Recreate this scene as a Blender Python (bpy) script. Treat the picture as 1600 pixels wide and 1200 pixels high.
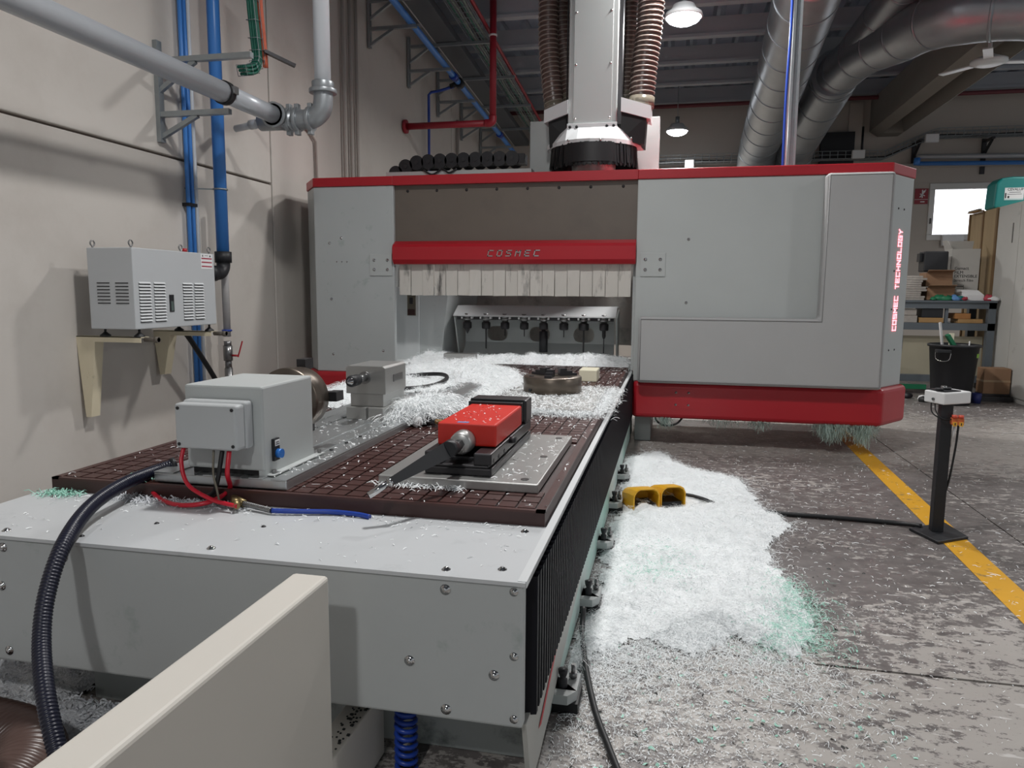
import bpy, bmesh, math, random
import numpy as np
from mathutils import Vector, Matrix, noise
random.seed(7); rng = np.random.default_rng(7)
for o in list(bpy.data.objects): bpy.data.objects.remove(o)
C = bpy.context.scene.collection
S = bpy.context.scene

# ------------------------------------------------------------------ camera
F = 1150.0; H = 1.07
def _setup(vy=(1050, 457), vx=(-4100, 421)):
    d = lambda p: Vector((p[0]-800, p[1]-600, F))
    Y = d(vy).normalized()
    X = -d(vx); X = (X - X.dot(Y)*Y).normalized()
    Z = X.cross(Y)
    return Matrix((X, Y, Z))
RM = _setup()
def P(px, py, axis, val):
    """photo pixel -> the point where its direction meets the plane axis = val"""
    r = RM @ Vector((px-800, py-600, F)); o = Vector((0, 0, H))
    return o + r*((val-o[axis])/r[axis])
cam_d = bpy.data.cameras.new('camera'); cam = bpy.data.objects.new('camera', cam_d); C.objects.link(cam)
right = RM @ Vector((1, 0, 0)); up = RM @ Vector((0, -1, 0)); back = RM @ Vector((0, 0, -1))
cam.matrix_world = Matrix(((right.x, up.x, back.x, 0), (right.y, up.y, back.y, 0), (right.z, up.z, back.z, H), (0, 0, 0, 1)))
cam_d.sensor_fit = 'HORIZONTAL'; cam_d.sensor_width = 36; cam_d.lens = F*36/1600
cam_d.clip_start = 0.02; cam_d.clip_end = 100
S.camera = cam

# ------------------------------------------------------------------ world, exposure
W = bpy.data.worlds.new('world'); S.world = W; W.use_nodes = True
W.node_tree.nodes['Background'].inputs[0].default_value = (0.90, 0.95, 1.0, 1)
W.node_tree.nodes['Background'].inputs[1].default_value = 0.40
S.view_settings.view_transform = 'Standard'; S.view_settings.look = 'None'
S.view_settings.gamma = 1; S.view_settings.use_curve_mapping = False
S.view_settings.exposure = 0.0
LAMP_W = 66.0

# ------------------------------------------------------------------ materials
def lin(c): return tuple((x/12.92 if x <= .04045 else ((x+.055)/1.055)**2.4) for x in c)
def rgb(h): return lin(tuple(int(h[i:i+2], 16)/255 for i in (0, 2, 4)))
MATS = {}
def mat(name, col, rough=.5, metal=0., var=.06, vscale=6., bump=0., bscale=80., emit=None, estr=0., spec=.5, stain=None, sscale=3., slo=.55, shi=.7, stretch=(1, 1, 1), alpha=1., trans=0., coat=0.):
    if name in MATS: return MATS[name]
    m = bpy.data.materials.new(name); m.use_nodes = True; MATS[name] = m
    nt = m.node_tree; b = nt.nodes['Principled BSDF']
    c = rgb(col) if isinstance(col, str) else col
    b.inputs['Roughness'].default_value = rough; b.inputs['Metallic'].default_value = metal
    b.inputs['Specular IOR Level'].default_value = spec
    if coat: b.inputs['Coat Weight'].default_value = coat
    if trans: b.inputs['Transmission Weight'].default_value = trans
    if alpha < 1: b.inputs['Alpha'].default_value = alpha
    tc = nt.nodes.new('ShaderNodeTexCoord'); mp = nt.nodes.new('ShaderNodeMapping')
    mp.inputs['Scale'].default_value = stretch
    nt.links.new(tc.outputs['Object'], mp.inputs[0])
    src = None
    if var > 0:
        n = nt.nodes.new('ShaderNodeTexNoise'); n.inputs['Scale'].default_value = vscale; n.inputs['Detail'].default_value = 5
        nt.links.new(mp.outputs[0], n.inputs['Vector'])
        mx = nt.nodes.new('ShaderNodeMix'); mx.data_type = 'RGBA'
        mx.inputs[6].default_value = (*[max(0, x*(1-var*1.6)) for x in c], 1); mx.inputs[7].default_value = (*[min(1, x*(1+var*1.6)) for x in c], 1)
        nt.links.new(n.outputs[0], mx.inputs[0]); src = mx.outputs[2]
    else:
        b.inputs['Base Color'].default_value = (*c, 1)
    if stain:
        n2 = nt.nodes.new('ShaderNodeTexNoise'); n2.inputs['Scale'].default_value = sscale; n2.inputs['Detail'].default_value = 8; n2.inputs['Roughness'].default_value = .65
        nt.links.new(mp.outputs[0], n2.inputs['Vector'])
        rp = nt.nodes.new('ShaderNodeMapRange'); rp.inputs[1].default_value = slo; rp.inputs[2].default_value = shi
        nt.links.new(n2.outputs[0], rp.inputs[0])
        m2 = nt.nodes.new('ShaderNodeMix'); m2.data_type = 'RGBA'
        nt.links.new(rp.outputs[0], m2.inputs[0])
        if src: nt.links.new(src, m2.inputs[6])
        else: m2.inputs[6].default_value = (*c, 1)
        m2.inputs[7].default_value = (*rgb(stain), 1); src = m2.outputs[2]
    if src: nt.links.new(src, b.inputs['Base Color'])
    if bump > 0:
        n3 = nt.nodes.new('ShaderNodeTexNoise'); n3.inputs['Scale'].default_value = bscale; n3.inputs['Detail'].default_value = 4
        nt.links.new(mp.outputs[0], n3.inputs['Vector'])
        bp = nt.nodes.new('ShaderNodeBump'); bp.inputs['Strength'].default_value = bump; bp.inputs['Distance'].default_value = .01
        nt.links.new(n3.outputs[0], bp.inputs['Height']); nt.links.new(bp.outputs[0], b.inputs['Normal'])
    if emit:
        b.inputs['Emission Color'].default_value = (*rgb(emit), 1); b.inputs['Emission Strength'].default_value = estr
    return m
grey = mat('grey_paint', 'b2b6b5', .45, 0, .03, 3, .02, 300)
grey_dirty = mat('grey_paint_scuffed', 'b0b4b4', .42, 0, .04, 3, .02, 300, stain='8f9a96', sscale=9, slo=.6, shi=.8)
white_paint = mat('white_paint', 'd0d3d4', .35, 0, .03, 3)
lid_paint = mat('cover_paint', 'c3c6c8', .35, 0, .03, 3, stain='a5a8aa', sscale=7, slo=.6, shi=.85)
beige_paint = mat('beige_paint', 'd6d1c8', .4, 0, .02, 3)
cream_paint = mat('cream_paint', 'd6cbb0', .5, 0, .05, 5, stain='b0a58c', sscale=14, slo=.6, shi=.75)
red = mat('red_paint', 'a81a26', .35, 0, .05, 3)
red_bright = mat('vise_red', 'c8281c', .4, 0, .05, 5)
red_pipe = mat('pipe_red', '96202e', .45, 0, .05, 3)
brown_glass = mat('tinted_panel', '655c54', .35, 0, .05, 4, stain='5a534d', sscale=5, slo=.5, shi=.9)
brown = mat('phenolic_brown', '432622', .38, 0, .2, 14)
brown_dark = mat('phenolic_brown_side', '3a2321', .5, 0, .15, 8, stretch=(1, 1, 6))
alu = mat('machined_aluminium', 'b9bcbd', .32, .85, .08, 5, .03, 60, stretch=(1, .08, 1))
alu_dull = mat('dull_aluminium', 'b0b0ae', .36, .75, .06, 9, .02, 100)
steel = mat('steel', '8c8c8c', .3, .9, .1, 20)
chrome = mat('chrome', 'c8c8c8', .12, 1, 0)
zinc = mat('galvanised_steel', '9aa0a3', .4, .75, .1, 18)
duct_m = mat('duct_steel', '9a9fa3', .38, .8, .10, 6, .05, 25, stretch=(1, 1, 1))
dark_steel = mat('dark_steel', '3a393b', .4, .6, .12, 20)
chuck_m = mat('chuck_steel', '6a6158', .35, .8, .15, 10)
black_rub = mat('black_rubber', '111215', .5, 0, .05, 10)
black_blue = mat('black_blue_plastic', '14172a', .35, 0, .05, 10)
black_plastic = mat('black_plastic', '1a1b1f', .5, 0, .08, 10)
bellows_m = mat('bellows_fabric', '0b0c15', .6, 0, .1, 20, spec=.25)
blue_pipe_m = mat('blue_pipe_paint', '3f7fcb', .35, 0, .04, 3)
blue_hose_m = mat('blue_hose', '1e3f9a', .35, 0, .05, 5)
blue_btn = mat('blue_plastic', '2a6fc0', .3, 0, 0)
red_hose_m = mat('red_hose', 'c01c30', .3, 0, .05, 6)
green_m = mat('green_plastic', '1d6f4c', .5, 0, .1, 12)
cable_green = mat('green_cable', '14604e', .5, 0, .25, 30)
cable_orange = mat('orange_cable', 'd2694c', .5, 0, .15, 20)
teal_m = mat('teal_plastic', '14807c', .4, 0, .06, 4)
silver_pipe = mat('silver_pipe_paint', 'b9bdc2', .35, .3, .04, 3)
white_pipe = mat('white_pipe_paint', 'dfe3e8', .25, 0, .02, 3)
cast_m = mat('cast_aluminium', '9fa3a6', .4, .6, .08, 30, .05, 120)
wood_m = mat('wood', '9d7b4f', .6, 0, .15, 10, stretch=(1, 8, 8))
plywood_m = mat('plywood', 'a38d6b', .65, 0, .08, 4, stretch=(4, 4, .5), stain='846f52', sscale=3, slo=.55, shi=.8)
cardboard = mat('cardboard', '8f6f55', .8, 0, .08, 8)
cardboard_w = mat('white_cardboard', 'b5b2ac', .8, 0, .04, 8)
paper_m = mat('paper', '9a948e', .8, 0, .2, 30)
bench_m = mat('bench_paint', '5f666c', .5, .2, .08, 6)
yellow_m = mat('yellow_pedal', 'd9a320', .4, 0, .06, 8)
ivory = mat('ivory_plastic', 'e4dfc6', .4, 0, .02, 8)
white_pl = mat('white_plastic', 'dadada', .4, 0, .02, 8)
hose_brown = mat('brown_hose', '5a4640', .35, 0, .12, 10, spec=.6)
hose_rib = mat('hose_rib', '8d8078', .3, 0, .1, 10)
strip_m = mat('curtain_strip', 'c9c5be', .5, 0, .05, 3, stain='4b4a48', sscale=3.2, slo=.55, shi=.70, stretch=(3, 3, .7))
strip_dark = mat('rear_curtain_strip', 'c6c3bd', .5, 0, .1, 3, stain='50504e', sscale=4, slo=.5, shi=.8)
swarf_m = mat('white_swarf', 'f0f3f4', .55, 0, .05, 40, trans=0.0)
mound_m = mat('swarf_bed', 'eef1f2', .75, 0, .06, 30, .7, 160)
swarf_teal = mat('teal_swarf', 'a3d6c5', .55, 0, .3, 30)
grey_chip = mat('grey_swarf', 'd8dbe0', .6, 0, .2, 120, .8, 150)
flake_dark = mat('dark_flake', '2a2c2c', .6, 0, .1, 10)
fabric_grey = mat('padded_fabric', 'aaaaaa', .7, 0, .03, 3, .05, 400)
led_m = mat('led_letters', 'ffd0d4', .5, 0, 0, emit='ff7c86', estr=3.0)
lens_m = mat('lamp_lens', 'ffffff', .4, 0, 0, emit='f4f8ff', estr=28.0)
sky_m = mat('outdoor_daylight', 'ffffff', .5, 0, 0, emit='f2f6ff', estr=2.2)
clear_m = mat('cloudy_plastic', '7d7668', .2, 0, .1, 12, alpha=.75)
print_black = mat('black_print', '1d1d20', .6, 0, 0)
print_red = mat('red_print', '9c2740', .6, 0, 0)
print_pale = mat('pale_print', 'b8d0d0', .6, 0, 0)
label_white = mat('label_white', 'e2e2e2', .5, 0, 0)
label_green = mat('label_green', '8fc04a', .5, 0, 0)
concrete = mat('roof_concrete', '87837c', .8, 0, .06, 3, .1, 40)
deck_m = mat('roof_deck', '8e98a8', .5, .2, .08, 2)
purlin_m = mat('purlin_concrete', 'a6aab0', .7, 0, .06, 3)
wall_m = mat('wall_paint', 'c4beb7', .7, 0, .04, 1.2, .06, 30, stain='b2aaa2', sscale=1.5, slo=.5, shi=.9)
wall_b = mat('wall_paint_far', 'b5ada4', .75, 0, .05, 1.5, .05, 30)
joint_m = mat('joint_filler', '6f6760', .9, 0, .1, 10)
skirt_m = mat('side_skirt', 'c2d0cc', .45, 0, .08, 5, stain='9fcbbf', sscale=2.2, slo=.45, shi=.7, stretch=(1, 1, 1.5))
base_m = mat('base_paint', 'a3a8a6', .5, 0, .06, 3, stain='49554f', sscale=6, slo=.57, shi=.72)
emerg_red = mat('button_red', 'd5553f', .4, 0, 0)
emerg_yel = mat('button_yellow', 'e0a83c', .4, 0, 0)
window_fr = mat('window_frame_paint', 'cfcdc9', .4, 0, .02, 3)
glass_m = mat('window_glass', 'ffffff', .02, 0, 0, trans=1.0)

def floor_material():
    m = bpy.data.materials.new('worn_floor'); m.use_nodes = True; nt = m.node_tree; L = nt.links; b = nt.nodes['Principled BSDF']
    geo = nt.nodes.new('ShaderNodeNewGeometry'); sep = nt.nodes.new('ShaderNodeSeparateXYZ'); L.new(geo.outputs['Position'], sep.inputs[0])
    def nz(scale, detail=6, rough=.6, sx=1, sy=1):
        mp = nt.nodes.new('ShaderNodeMapping'); mp.inputs['Scale'].default_value = (sx, sy, 1); L.new(geo.outputs['Position'], mp.inputs[0])
        n = nt.nodes.new('ShaderNodeTexNoise'); n.inputs['Scale'].default_value = scale; n.inputs['Detail'].default_value = detail; n.inputs['Roughness'].default_value = rough
        L.new(mp.outputs[0], n.inputs['Vector']); return n.outputs[0]
    def mr(v, a, c, lo=0., hi=1., smooth=False):
        r = nt.nodes.new('ShaderNodeMapRange'); r.inputs[1].default_value = a; r.inputs[2].default_value = c; r.inputs[3].default_value = lo; r.inputs[4].default_value = hi
        if smooth: r.interpolation_type = 'SMOOTHSTEP'
        L.new(v, r.inputs[0]); return r.outputs[0]
    def math_(op, a, c):
        n = nt.nodes.new('ShaderNodeMath'); n.operation = op
        for i, v in enumerate((a, c)):
            if isinstance(v, (int, float)): n.inputs[i].default_value = v
            else: L.new(v, n.inputs[i])
        return n.outputs[0]
    def mix(f, a, c):
        n = nt.nodes.new('ShaderNodeMix'); n.data_type = 'RGBA'
        if isinstance(f, (int, float)): n.inputs[0].default_value = f
        else: L.new(f, n.inputs[0])
        for i, v in ((6, a), (7, c)):
            if isinstance(v, str): n.inputs[i].default_value = (*rgb(v), 1)
            else: L.new(v, n.inputs[i])
        return n.outputs[2]
    base = mix(nz(1.1, 5), '625d5c', '756f6c')
    base = mix(mr(nz(14, 6), .4, .7), base, '565150')
    # coat worn off to pale screed: strongest on the near walkway, and a worn strip beyond the machine
    near = math_('MULTIPLY', mr(sep.outputs[1], 2.9, 2.0), mr(sep.outputs[0], -.3, .4, .6, 1.))
    strip = math_('MULTIPLY', mr(sep.outputs[1], 4.6, 5.2), mr(sep.outputs[1], 7.2, 6.7))
    wear = math_('ADD', math_('MULTIPLY', near, .125), math_('MULTIPLY', strip, .10))
    wear = math_('ADD', wear, math_('MULTIPLY', math_('SUBTRACT', nz(1.3, 3), .5), .35))
    fine = nz(15, 12, .78, 1.0, 1.5)
    worn = mr(math_('ADD', fine, wear), .565, .585)
    col = mix(worn, base, mix(nz(5, 4), '99948f', 'aca7a2'))
    col = mix(math_('MULTIPLY', strip, .55), col, 'a39c96')
    # short pale scratches
    scr = mr(nz(26, 3, .5, .35, 1.6), .66, .70)
    col = mix(math_('MULTIPLY', scr, .75), col, 'c9c6c3')
    col = mix(mr(nz(2.2, 3), .68, .78), col, '8e7467')
    L.new(col, b.inputs['Base Color'])
    b.inputs['Roughness'].default_value = .42
    L.new(mr(nz(4, 5), .3, .7, .3, .55), b.inputs['Roughness'])
    bp = nt.nodes.new('ShaderNodeBump'); bp.inputs['Strength'].default_value = .25; bp.inputs['Distance'].default_value = .004
    L.new(worn, bp.inputs['Height']); L.new(bp.outputs[0], b.inputs['Normal'])
    return m
floor_m = floor_material()
line_m = mat('yellow_line_paint', 'd09a1e', .45, 0, .08, 4, stain='8d7440', sscale=9, slo=.58, shi=.66)

# ------------------------------------------------------------------ mesh helpers
class MB:
    def __init__(s, m=None): s.v = []; s.f = []; s.sm = []; s.m = m
    def add(s, vs, fs, smooth=False):
        o = len(s.v)
        s.v += [tuple(s.m @ Vector(p)) if s.m else tuple(p) for p in vs]
        s.f += [tuple(i+o for i in f) for f in fs]; s.sm += [smooth]*len(fs); return s
    def box(s, x0, x1, y0, y1, z0, z1):
        return s.add([(x0,y0,z0),(x1,y0,z0),(x1,y1,z0),(x0,y1,z0),(x0,y0,z1),(x1,y0,z1),(x1,y1,z1),(x0,y1,z1)],
                     [(0,3,2,1),(4,5,6,7),(0,1,5,4),(1,2,6,5),(2,3,7,6),(3,0,4,7)])
    def hexa(s, pts): # 8 points, bottom ring then top ring
        return s.add(pts, [(0,3,2,1),(4,5,6,7),(0,1,5,4),(1,2,6,5),(2,3,7,6),(3,0,4,7)])
    def bar(s, a, b, w, h=None, upv=(0, 0, 1)):
        a = Vector(a); b = Vector(b); h = h or w; d = (b-a).normalized(); u = Vector(upv)
        if abs(d.dot(u)) > .99: u = Vector((1, 0, 0))
        x = d.cross(u).normalized(); y = x.cross(d).normalized()
        q = [(-w/2, -h/2), (w/2, -h/2), (w/2, h/2), (-w/2, h/2)]
        vs = [a+x*i+y*j for i, j in q] + [b+x*i+y*j for i, j in q]
        return s.add(vs, [(0,1,2,3),(7,6,5,4),(0,4,5,1),(1,5,6,2),(2,6,7,3),(3,7,4,0)])
    def cyl(s, a, b, r0, r1=None, n=20, caps=True):
        a = Vector(a); b = Vector(b); r1 = r0 if r1 is None else r1
        d = (b-a).normalized(); u = Vector((0, 0, 1)) if abs(d.z) < .9 else Vector((1, 0, 0))
        x = d.cross(u).normalized(); y = d.cross(x)
        vs = []
        for c, r in ((a, r0), (b, r1)):
            for i in range(n):
                t = 2*math.pi*i/n; vs.append(c + x*math.cos(t)*r + y*math.sin(t)*r)
        s.add(vs, [(i, (i+1) % n, n+(i+1) % n, n+i) for i in range(n)], True)
        if caps:
            o = len(s.v)-2*n
            s.f += [tuple(o+i for i in reversed(range(n))), tuple(o+n+i for i in range(n))]; s.sm += [False, False]
        return s
    def tube(s, pts, r, n=12, caps=True):
        pts = [Vector(p) for p in pts]; N = len(pts)
        rs = r if hasattr(r, '__len__') else [r]*N
        tg = [(pts[min(i+1, N-1)]-pts[max(i-1, 0)]).normalized() for i in range(N)]
        u = Vector((0, 0, 1)) if abs(tg[0].z) < .9 else Vector((1, 0, 0))
        x = tg[0].cross(u).normalized(); vs = []
        for i in range(N):
            if i: x = (x - tg[i]*x.dot(tg[i])).normalized()
            y = tg[i].cross(x)
            for k in range(n):
                t = 2*math.pi*k/n; vs.append(pts[i] + x*math.cos(t)*rs[i] + y*math.sin(t)*rs[i])
        fs = [(i*n+k, i*n+(k+1) % n, (i+1)*n+(k+1) % n, (i+1)*n+k) for i in range(N-1) for k in range(n)]
        s.add(vs, fs, True)
        if caps:
            o = len(s.v)-N*n
            s.f += [tuple(o+i for i in reversed(range(n))), tuple(o+(N-1)*n+i for i in range(n))]; s.sm += [False, False]
        return s
    def prism(s, poly, axis, a0, a1):
        n = len(poly)
        def p3(p, a): 
            q = list(p); q.insert(axis, a); return tuple(q)
        vs = [p3(p, a0) for p in poly] + [p3(p, a1) for p in poly]
        return s.add(vs, [tuple(range(n)), tuple(reversed(range(n, 2*n)))] + [(i, n+i, n+(i+1) % n, (i+1) % n) for i in range(n)])
    def lathe(s, prof, c, axis=(0, 0, 1), n=32, smooth=True):
        c = Vector(c); d = Vector(axis).normalized(); u = Vector((0, 0, 1)) if abs(d.z) < .9 else Vector((1, 0, 0))
        x = d.cross(u).normalized(); y = d.cross(x); vs = []
        for r, h in prof:
            for i in range(n):
                t = 2*math.pi*i/n; vs.append(c + d*h + x*math.cos(t)*r + y*math.sin(t)*r)
        m = len(prof)
        return s.add(vs, [(j*n+i, j*n+(i+1) % n, (j+1)*n+(i+1) % n, (j+1)*n+i) for j in range(m-1) for i in range(n)], smooth)
    def dome(s, c, nrm, r, h=None, n=10):
        h = h or r*.6
        return s.lathe([(r, 0), (r*.95, h*.5), (r*.6, h*.9), (r*.01, h)], c, nrm, n)

def wloc(o):
    l = Vector((0, 0, 0))
    while o: l += o.location; o = o.parent
    return l
def mesh_obj(name, mesh, parent=None):
    o = bpy.data.objects.new(name, mesh); C.objects.link(o)
    if parent: o.parent = parent
    return o
def build(mb, name, material, parent=None, bevel=0., seg=2, loc=None, kind=None, label=None):
    vs = mb.v
    if parent: off = wloc(parent); loc_ = Vector((0, 0, 0))
    else:
        if loc is None:
            a = np.array(vs); loc = ((a[:, 0].min()+a[:, 0].max())/2, (a[:, 1].min()+a[:, 1].max())/2, a[:, 2].min())
        off = Vector(loc); loc_ = Vector(loc)
    me = bpy.data.meshes.new(name)
    me.from_pydata([(p[0]-off.x, p[1]-off.y, p[2]-off.z) for p in vs], [], mb.f)
    bm = bmesh.new(); bm.from_mesh(me); bmesh.ops.recalc_face_normals(bm, faces=bm.faces); bm.to_mesh(me); bm.free()
    if any(mb.sm): me.polygons.foreach_set('use_smooth', mb.sm)
    me.materials.append(material)
    o = mesh_obj(name, me, parent); o.location = loc_
    if bevel:
        b = o.modifiers.new('bevel', 'BEVEL'); b.width = bevel; b.segments = seg; b.limit_method = 'ANGLE'; b.angle_limit = .7
        b.harden_normals = False
    if kind: o['kind'] = kind
    if label: o['label'] = label
    return o
def thing(name, label, cat, loc=(0, 0, 0), group=None):
    o = bpy.data.objects.new(name, None); C.objects.link(o); o.location = loc; o.empty_display_size = .1
    o['label'] = label; o['category'] = cat
    if group: o['group'] = group
    return o
def tag(o, label, cat, group=None, kind=None):
    o['label'] = label; o['category'] = cat
    if group: o['group'] = group
    if kind: o['kind'] = kind
    return o
def struct(o): o['kind'] = 'structure'; return o
def dup(root, loc, label=None):
    r = root.copy(); C.objects.link(r); r.location = loc
    if label: r['label'] = label
    for ch in root.children:
        c = ch.copy(); C.objects.link(c); c.parent = r
        for g in ch.children:
            d = g.copy(); C.objects.link(d); d.parent = c
    return r
def bez(p, n=24):
    """Catmull-Rom through points"""
    p = [Vector(q) for q in p]; q = [2*p[0]-p[1]] + p + [2*p[-1]-p[-2]]; out = []
    for i in range(1, len(q)-2):
        for k in range(n):
            t = k/n; a, b, c, d = q[i-1], q[i], q[i+1], q[i+2]
            out.append(.5*((2*b) + (c-a)*t + (2*a-5*b+4*c-d)*t*t + (3*b-a-3*c+d)*t**3))
    out.append(p[-1]); return out
def resample(pts, step):
    out = [pts[0]]; acc = 0
    for a, b in zip(pts, pts[1:]):
        L = (b-a).length; t = step-acc
        while t <= L:
            out.append(a+(b-a)*(t/L)); t += step
        acc = (acc+L) % step
    return out
def corrugated(pts, r, pitch, depth, n=18):
    p = resample(pts, pitch/4); rs = [r + depth*(.5+.5*math.cos(2*math.pi*i/4)) for i in range(len(p))]
    return MB().tube(p, rs, n)
def text(name, s, size, material, parent, origin, rv, uv, extrude=.001, align='LEFT', sx=1.):
    cu = bpy.data.curves.new('t', 'FONT'); cu.body = s; cu.size = size; cu.extrude = extrude; cu.align_x = align
    t = bpy.data.objects.new('t', cu); C.objects.link(t)
    dg = bpy.context.evaluated_depsgraph_get(); me = bpy.data.meshes.new_from_object(t.evaluated_get(dg))
    bpy.data.objects.remove(t); bpy.data.curves.remove(cu)
    rv = Vector(rv).normalized(); uv = Vector(uv).normalized(); nv = rv.cross(uv); off = wloc(parent)
    o_ = Vector(origin)-off
    for v in me.vertices: c = v.co.copy(); v.co = o_ + rv*c.x*sx + uv*c.y + nv*c.z
    me.name = name; me.materials.clear(); me.materials.append(material)
    return mesh_obj(name, me, parent)
STROKES = {'C': [[(4,0),(0,0),(0,6),(4,6)]], 'O': [[(0,0),(4,0),(4,6),(0,6),(0,0)]], 'S': [[(4,6),(0,6),(0,3),(4,3),(4,0),(0,0)]],
 'M': [[(0,0),(0,6),(2,3),(4,6),(4,0)]], 'E': [[(4,6),(0,6),(0,0),(4,0)], [(0,3),(3.4,3)]], 'T': [[(0,6),(4,6)], [(2,6),(2,0)]],
 'H': [[(0,0),(0,6)], [(4,0),(4,6)], [(0,3),(4,3)]], 'N': [[(0,0),(0,6),(4,0),(4,6)]], 'L': [[(0,6),(0,0),(4,0)]],
 'G': [[(4,6),(0,6),(0,0),(4,0),(4,3),(2.2,3)]], 'Y': [[(0,6),(2,3),(4,6)], [(2,3),(2,0)]]}
def stroke_text(s, origin, rv, uv, nv, w, h, adv, thick, depth, slant=0.):
    mb = MB(); o = Vector(origin); rv = Vector(rv); uv = Vector(uv); nv = Vector(nv)
    for i, ch in enumerate(s):
        for pl in STROKES.get(ch, []):
            for (a, b), (c, d) in zip(pl, pl[1:]):
                p = o + rv*(i*adv + a/4*w + slant*b/6*h) + uv*(b/6*h); q = o + rv*(i*adv + c/4*w + slant*d/6*h) + uv*(d/6*h)
                e = (q-p).normalized()*thick*.5
                mb.bar(p-e, q+e, thick, depth, nv)
    return mb
def np_mesh(name, verts, quads, material, parent=None):
    me = bpy.data.meshes.new(name); nv = len(verts); nf = len(quads)
    me.vertices.add(nv); me.vertices.foreach_set('co', np.asarray(verts, np.float32).ravel())
    me.loops.add(nf*4); me.loops.foreach_set('vertex_index', np.asarray(quads, np.int32).ravel())
    me.polygons.add(nf); me.polygons.foreach_set('loop_start', np.arange(0, nf*4, 4, dtype=np.int32))
    me.update(calc_edges=True); me.validate(); me.materials.append(material)
    return mesh_obj(name, me, parent)
def strands(name, xy, z, material, lmin, lmax, w, lift, K=5, curl=2.5, droop=None, parent=None):
    """curly ribbons of swarf lying at xy (N,2) with base heights z (N,)"""
    N = len(xy); a = rng.uniform(0, 2*np.pi, N); L = rng.uniform(lmin, lmax, N); k = rng.uniform(-curl, curl, N)
    p = np.zeros((N, K, 3)); p[:, 0, :2] = xy
    li = lift*rng.uniform(.15, 1, N)*np.minimum(1, L/lmax*1.3); tilt = rng.uniform(-.6, 1.0, N)
    for i in range(1, K):
        ang = a + k*(i/K)
        p[:, i, 0] = p[:, i-1, 0] + np.cos(ang)*L/(K-1); p[:, i, 1] = p[:, i-1, 1] + np.sin(ang)*L/(K-1)
    t = np.linspace(0, 1, K)[None, :]
    p[:, :, 2] = z[:, None] + .0015 + li[:, None]*(np.sin(np.pi*t) + np.maximum(0, tilt)[:, None]*t)
    hd = a + np.pi/2; sd = np.stack([np.cos(hd), np.sin(hd), rng.uniform(-.8, .8, N)], 1)[:, None, :]*(w*rng.uniform(.5, 1.3, N))[:, None, None]
    v = np.stack([p-sd, p+sd], 2).reshape(-1, 3)
    b = (np.arange(N)*2*K)[:, None] + (2*np.arange(K-1))[None, :]
    q = np.stack([b, b+1, b+3, b+2], -1).reshape(-1, 4)
    return np_mesh(name, v, q, material, parent)
def in_poly(x, y, poly):
    c = np.zeros(len(x), bool); n = len(poly)
    for i in range(n):
        x0, y0 = poly[i]; x1, y1 = poly[(i+1) % n]
        cond = ((y0 > y) != (y1 > y)) & (x < (x1-x0)*(y-y0)/(y1-y0+1e-12)+x0); c ^= cond
    return c
def edge_d(x, y, poly):
    d = np.full(len(x), 1e9); n = len(poly)
    for i in range(n):
        a = np.array(poly[i]); b = np.array(poly[(i+1) % n]); ab = b-a
        t = np.clip(((x-a[0])*ab[0]+(y-a[1])*ab[1])/(ab@ab+1e-12), 0, 1)
        d = np.minimum(d, np.hypot(x-a[0]-t*ab[0], y-a[1]-t*ab[1]))
    return d
class Mound:
    """a heap of swarf over a polygon: low rough bed plus loose strands"""
    def __init__(s, poly, h, soft, z0, rough=.5, freq=9.): s.poly = poly; s.h = h; s.soft = soft; s.z0 = z0; s.rough = rough; s.fr = freq
    def height(s, x, y):
        d = edge_d(x, y, s.poly); ins = in_poly(x, y, s.poly)
        n = np.array([noise.fractal(Vector((a*s.fr, b*s.fr, s.h*100)), 1.0, 2.0, 4) for a, b in zip(x, y)])
        base = np.where(ins, np.clip(d/s.soft, 0, 1)**.7, -np.clip(d/s.soft, 0, 1))
        return s.h*(base*(1+s.rough*n) + .35*n*np.exp(-(d/s.soft)**2))
    def bed(s, name, step, material, parent=None):
        px = [p[0] for p in s.poly]; py = [p[1] for p in s.poly]
        xs = np.arange(min(px)-.03, max(px)+.03, step); ys = np.arange(min(py)-.03, max(py)+.03, step)
        X, Y = np.meshgrid(xs, ys); h = s.height(X.ravel(), Y.ravel()); h += rng.uniform(-.12, .12, h.shape)*s.h*s.rough
        v = np.stack([X.ravel(), Y.ravel(), s.z0+np.clip(h, -.003, None)], 1); nx = len(xs); ny = len(ys)
        i = (np.arange(ny-1)[:, None]*nx + np.arange(nx-1)[None, :]).ravel()
        q = np.stack([i, i+1, i+nx+1, i+nx], 1); keep = (h[q] > .0008).all(1); q = q[keep]
        used = np.unique(q); rem = np.zeros(len(v), int); rem[used] = np.arange(len(used))
        return np_mesh(name, v[used], rem[q], material, parent)
    def sample(s, n, spread=.0):
        px = [p[0] for p in s.poly]; py = [p[1] for p in s.poly]; out = np.zeros((0, 2))
        while len(out) < n:
            x = rng.uniform(min(px)-spread, max(px)+spread, n*2); y = rng.uniform(min(py)-spread, max(py)+spread, n*2)
            d = edge_d(x, y, s.poly); ins = in_poly(x, y, s.poly)
            ok = ins | (rng.random(n*2) < np.exp(-d/max(spread*.35, 1e-4))*(.6 if spread else 0))
            out = np.concatenate([out, np.stack([x[ok], y[ok]], 1)])
        return out[:n]
    def loose(s, name, n, material, lmin, lmax, w, lift, spread=.05, parent=None, curl=2.5):
        xy = s.sample(n, spread); z = s.z0 + np.clip(s.height(xy[:, 0], xy[:, 1]), 0, None)
        return strands(name, xy, z, material, lmin, lmax, w, lift, curl=curl, parent=parent)

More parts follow.
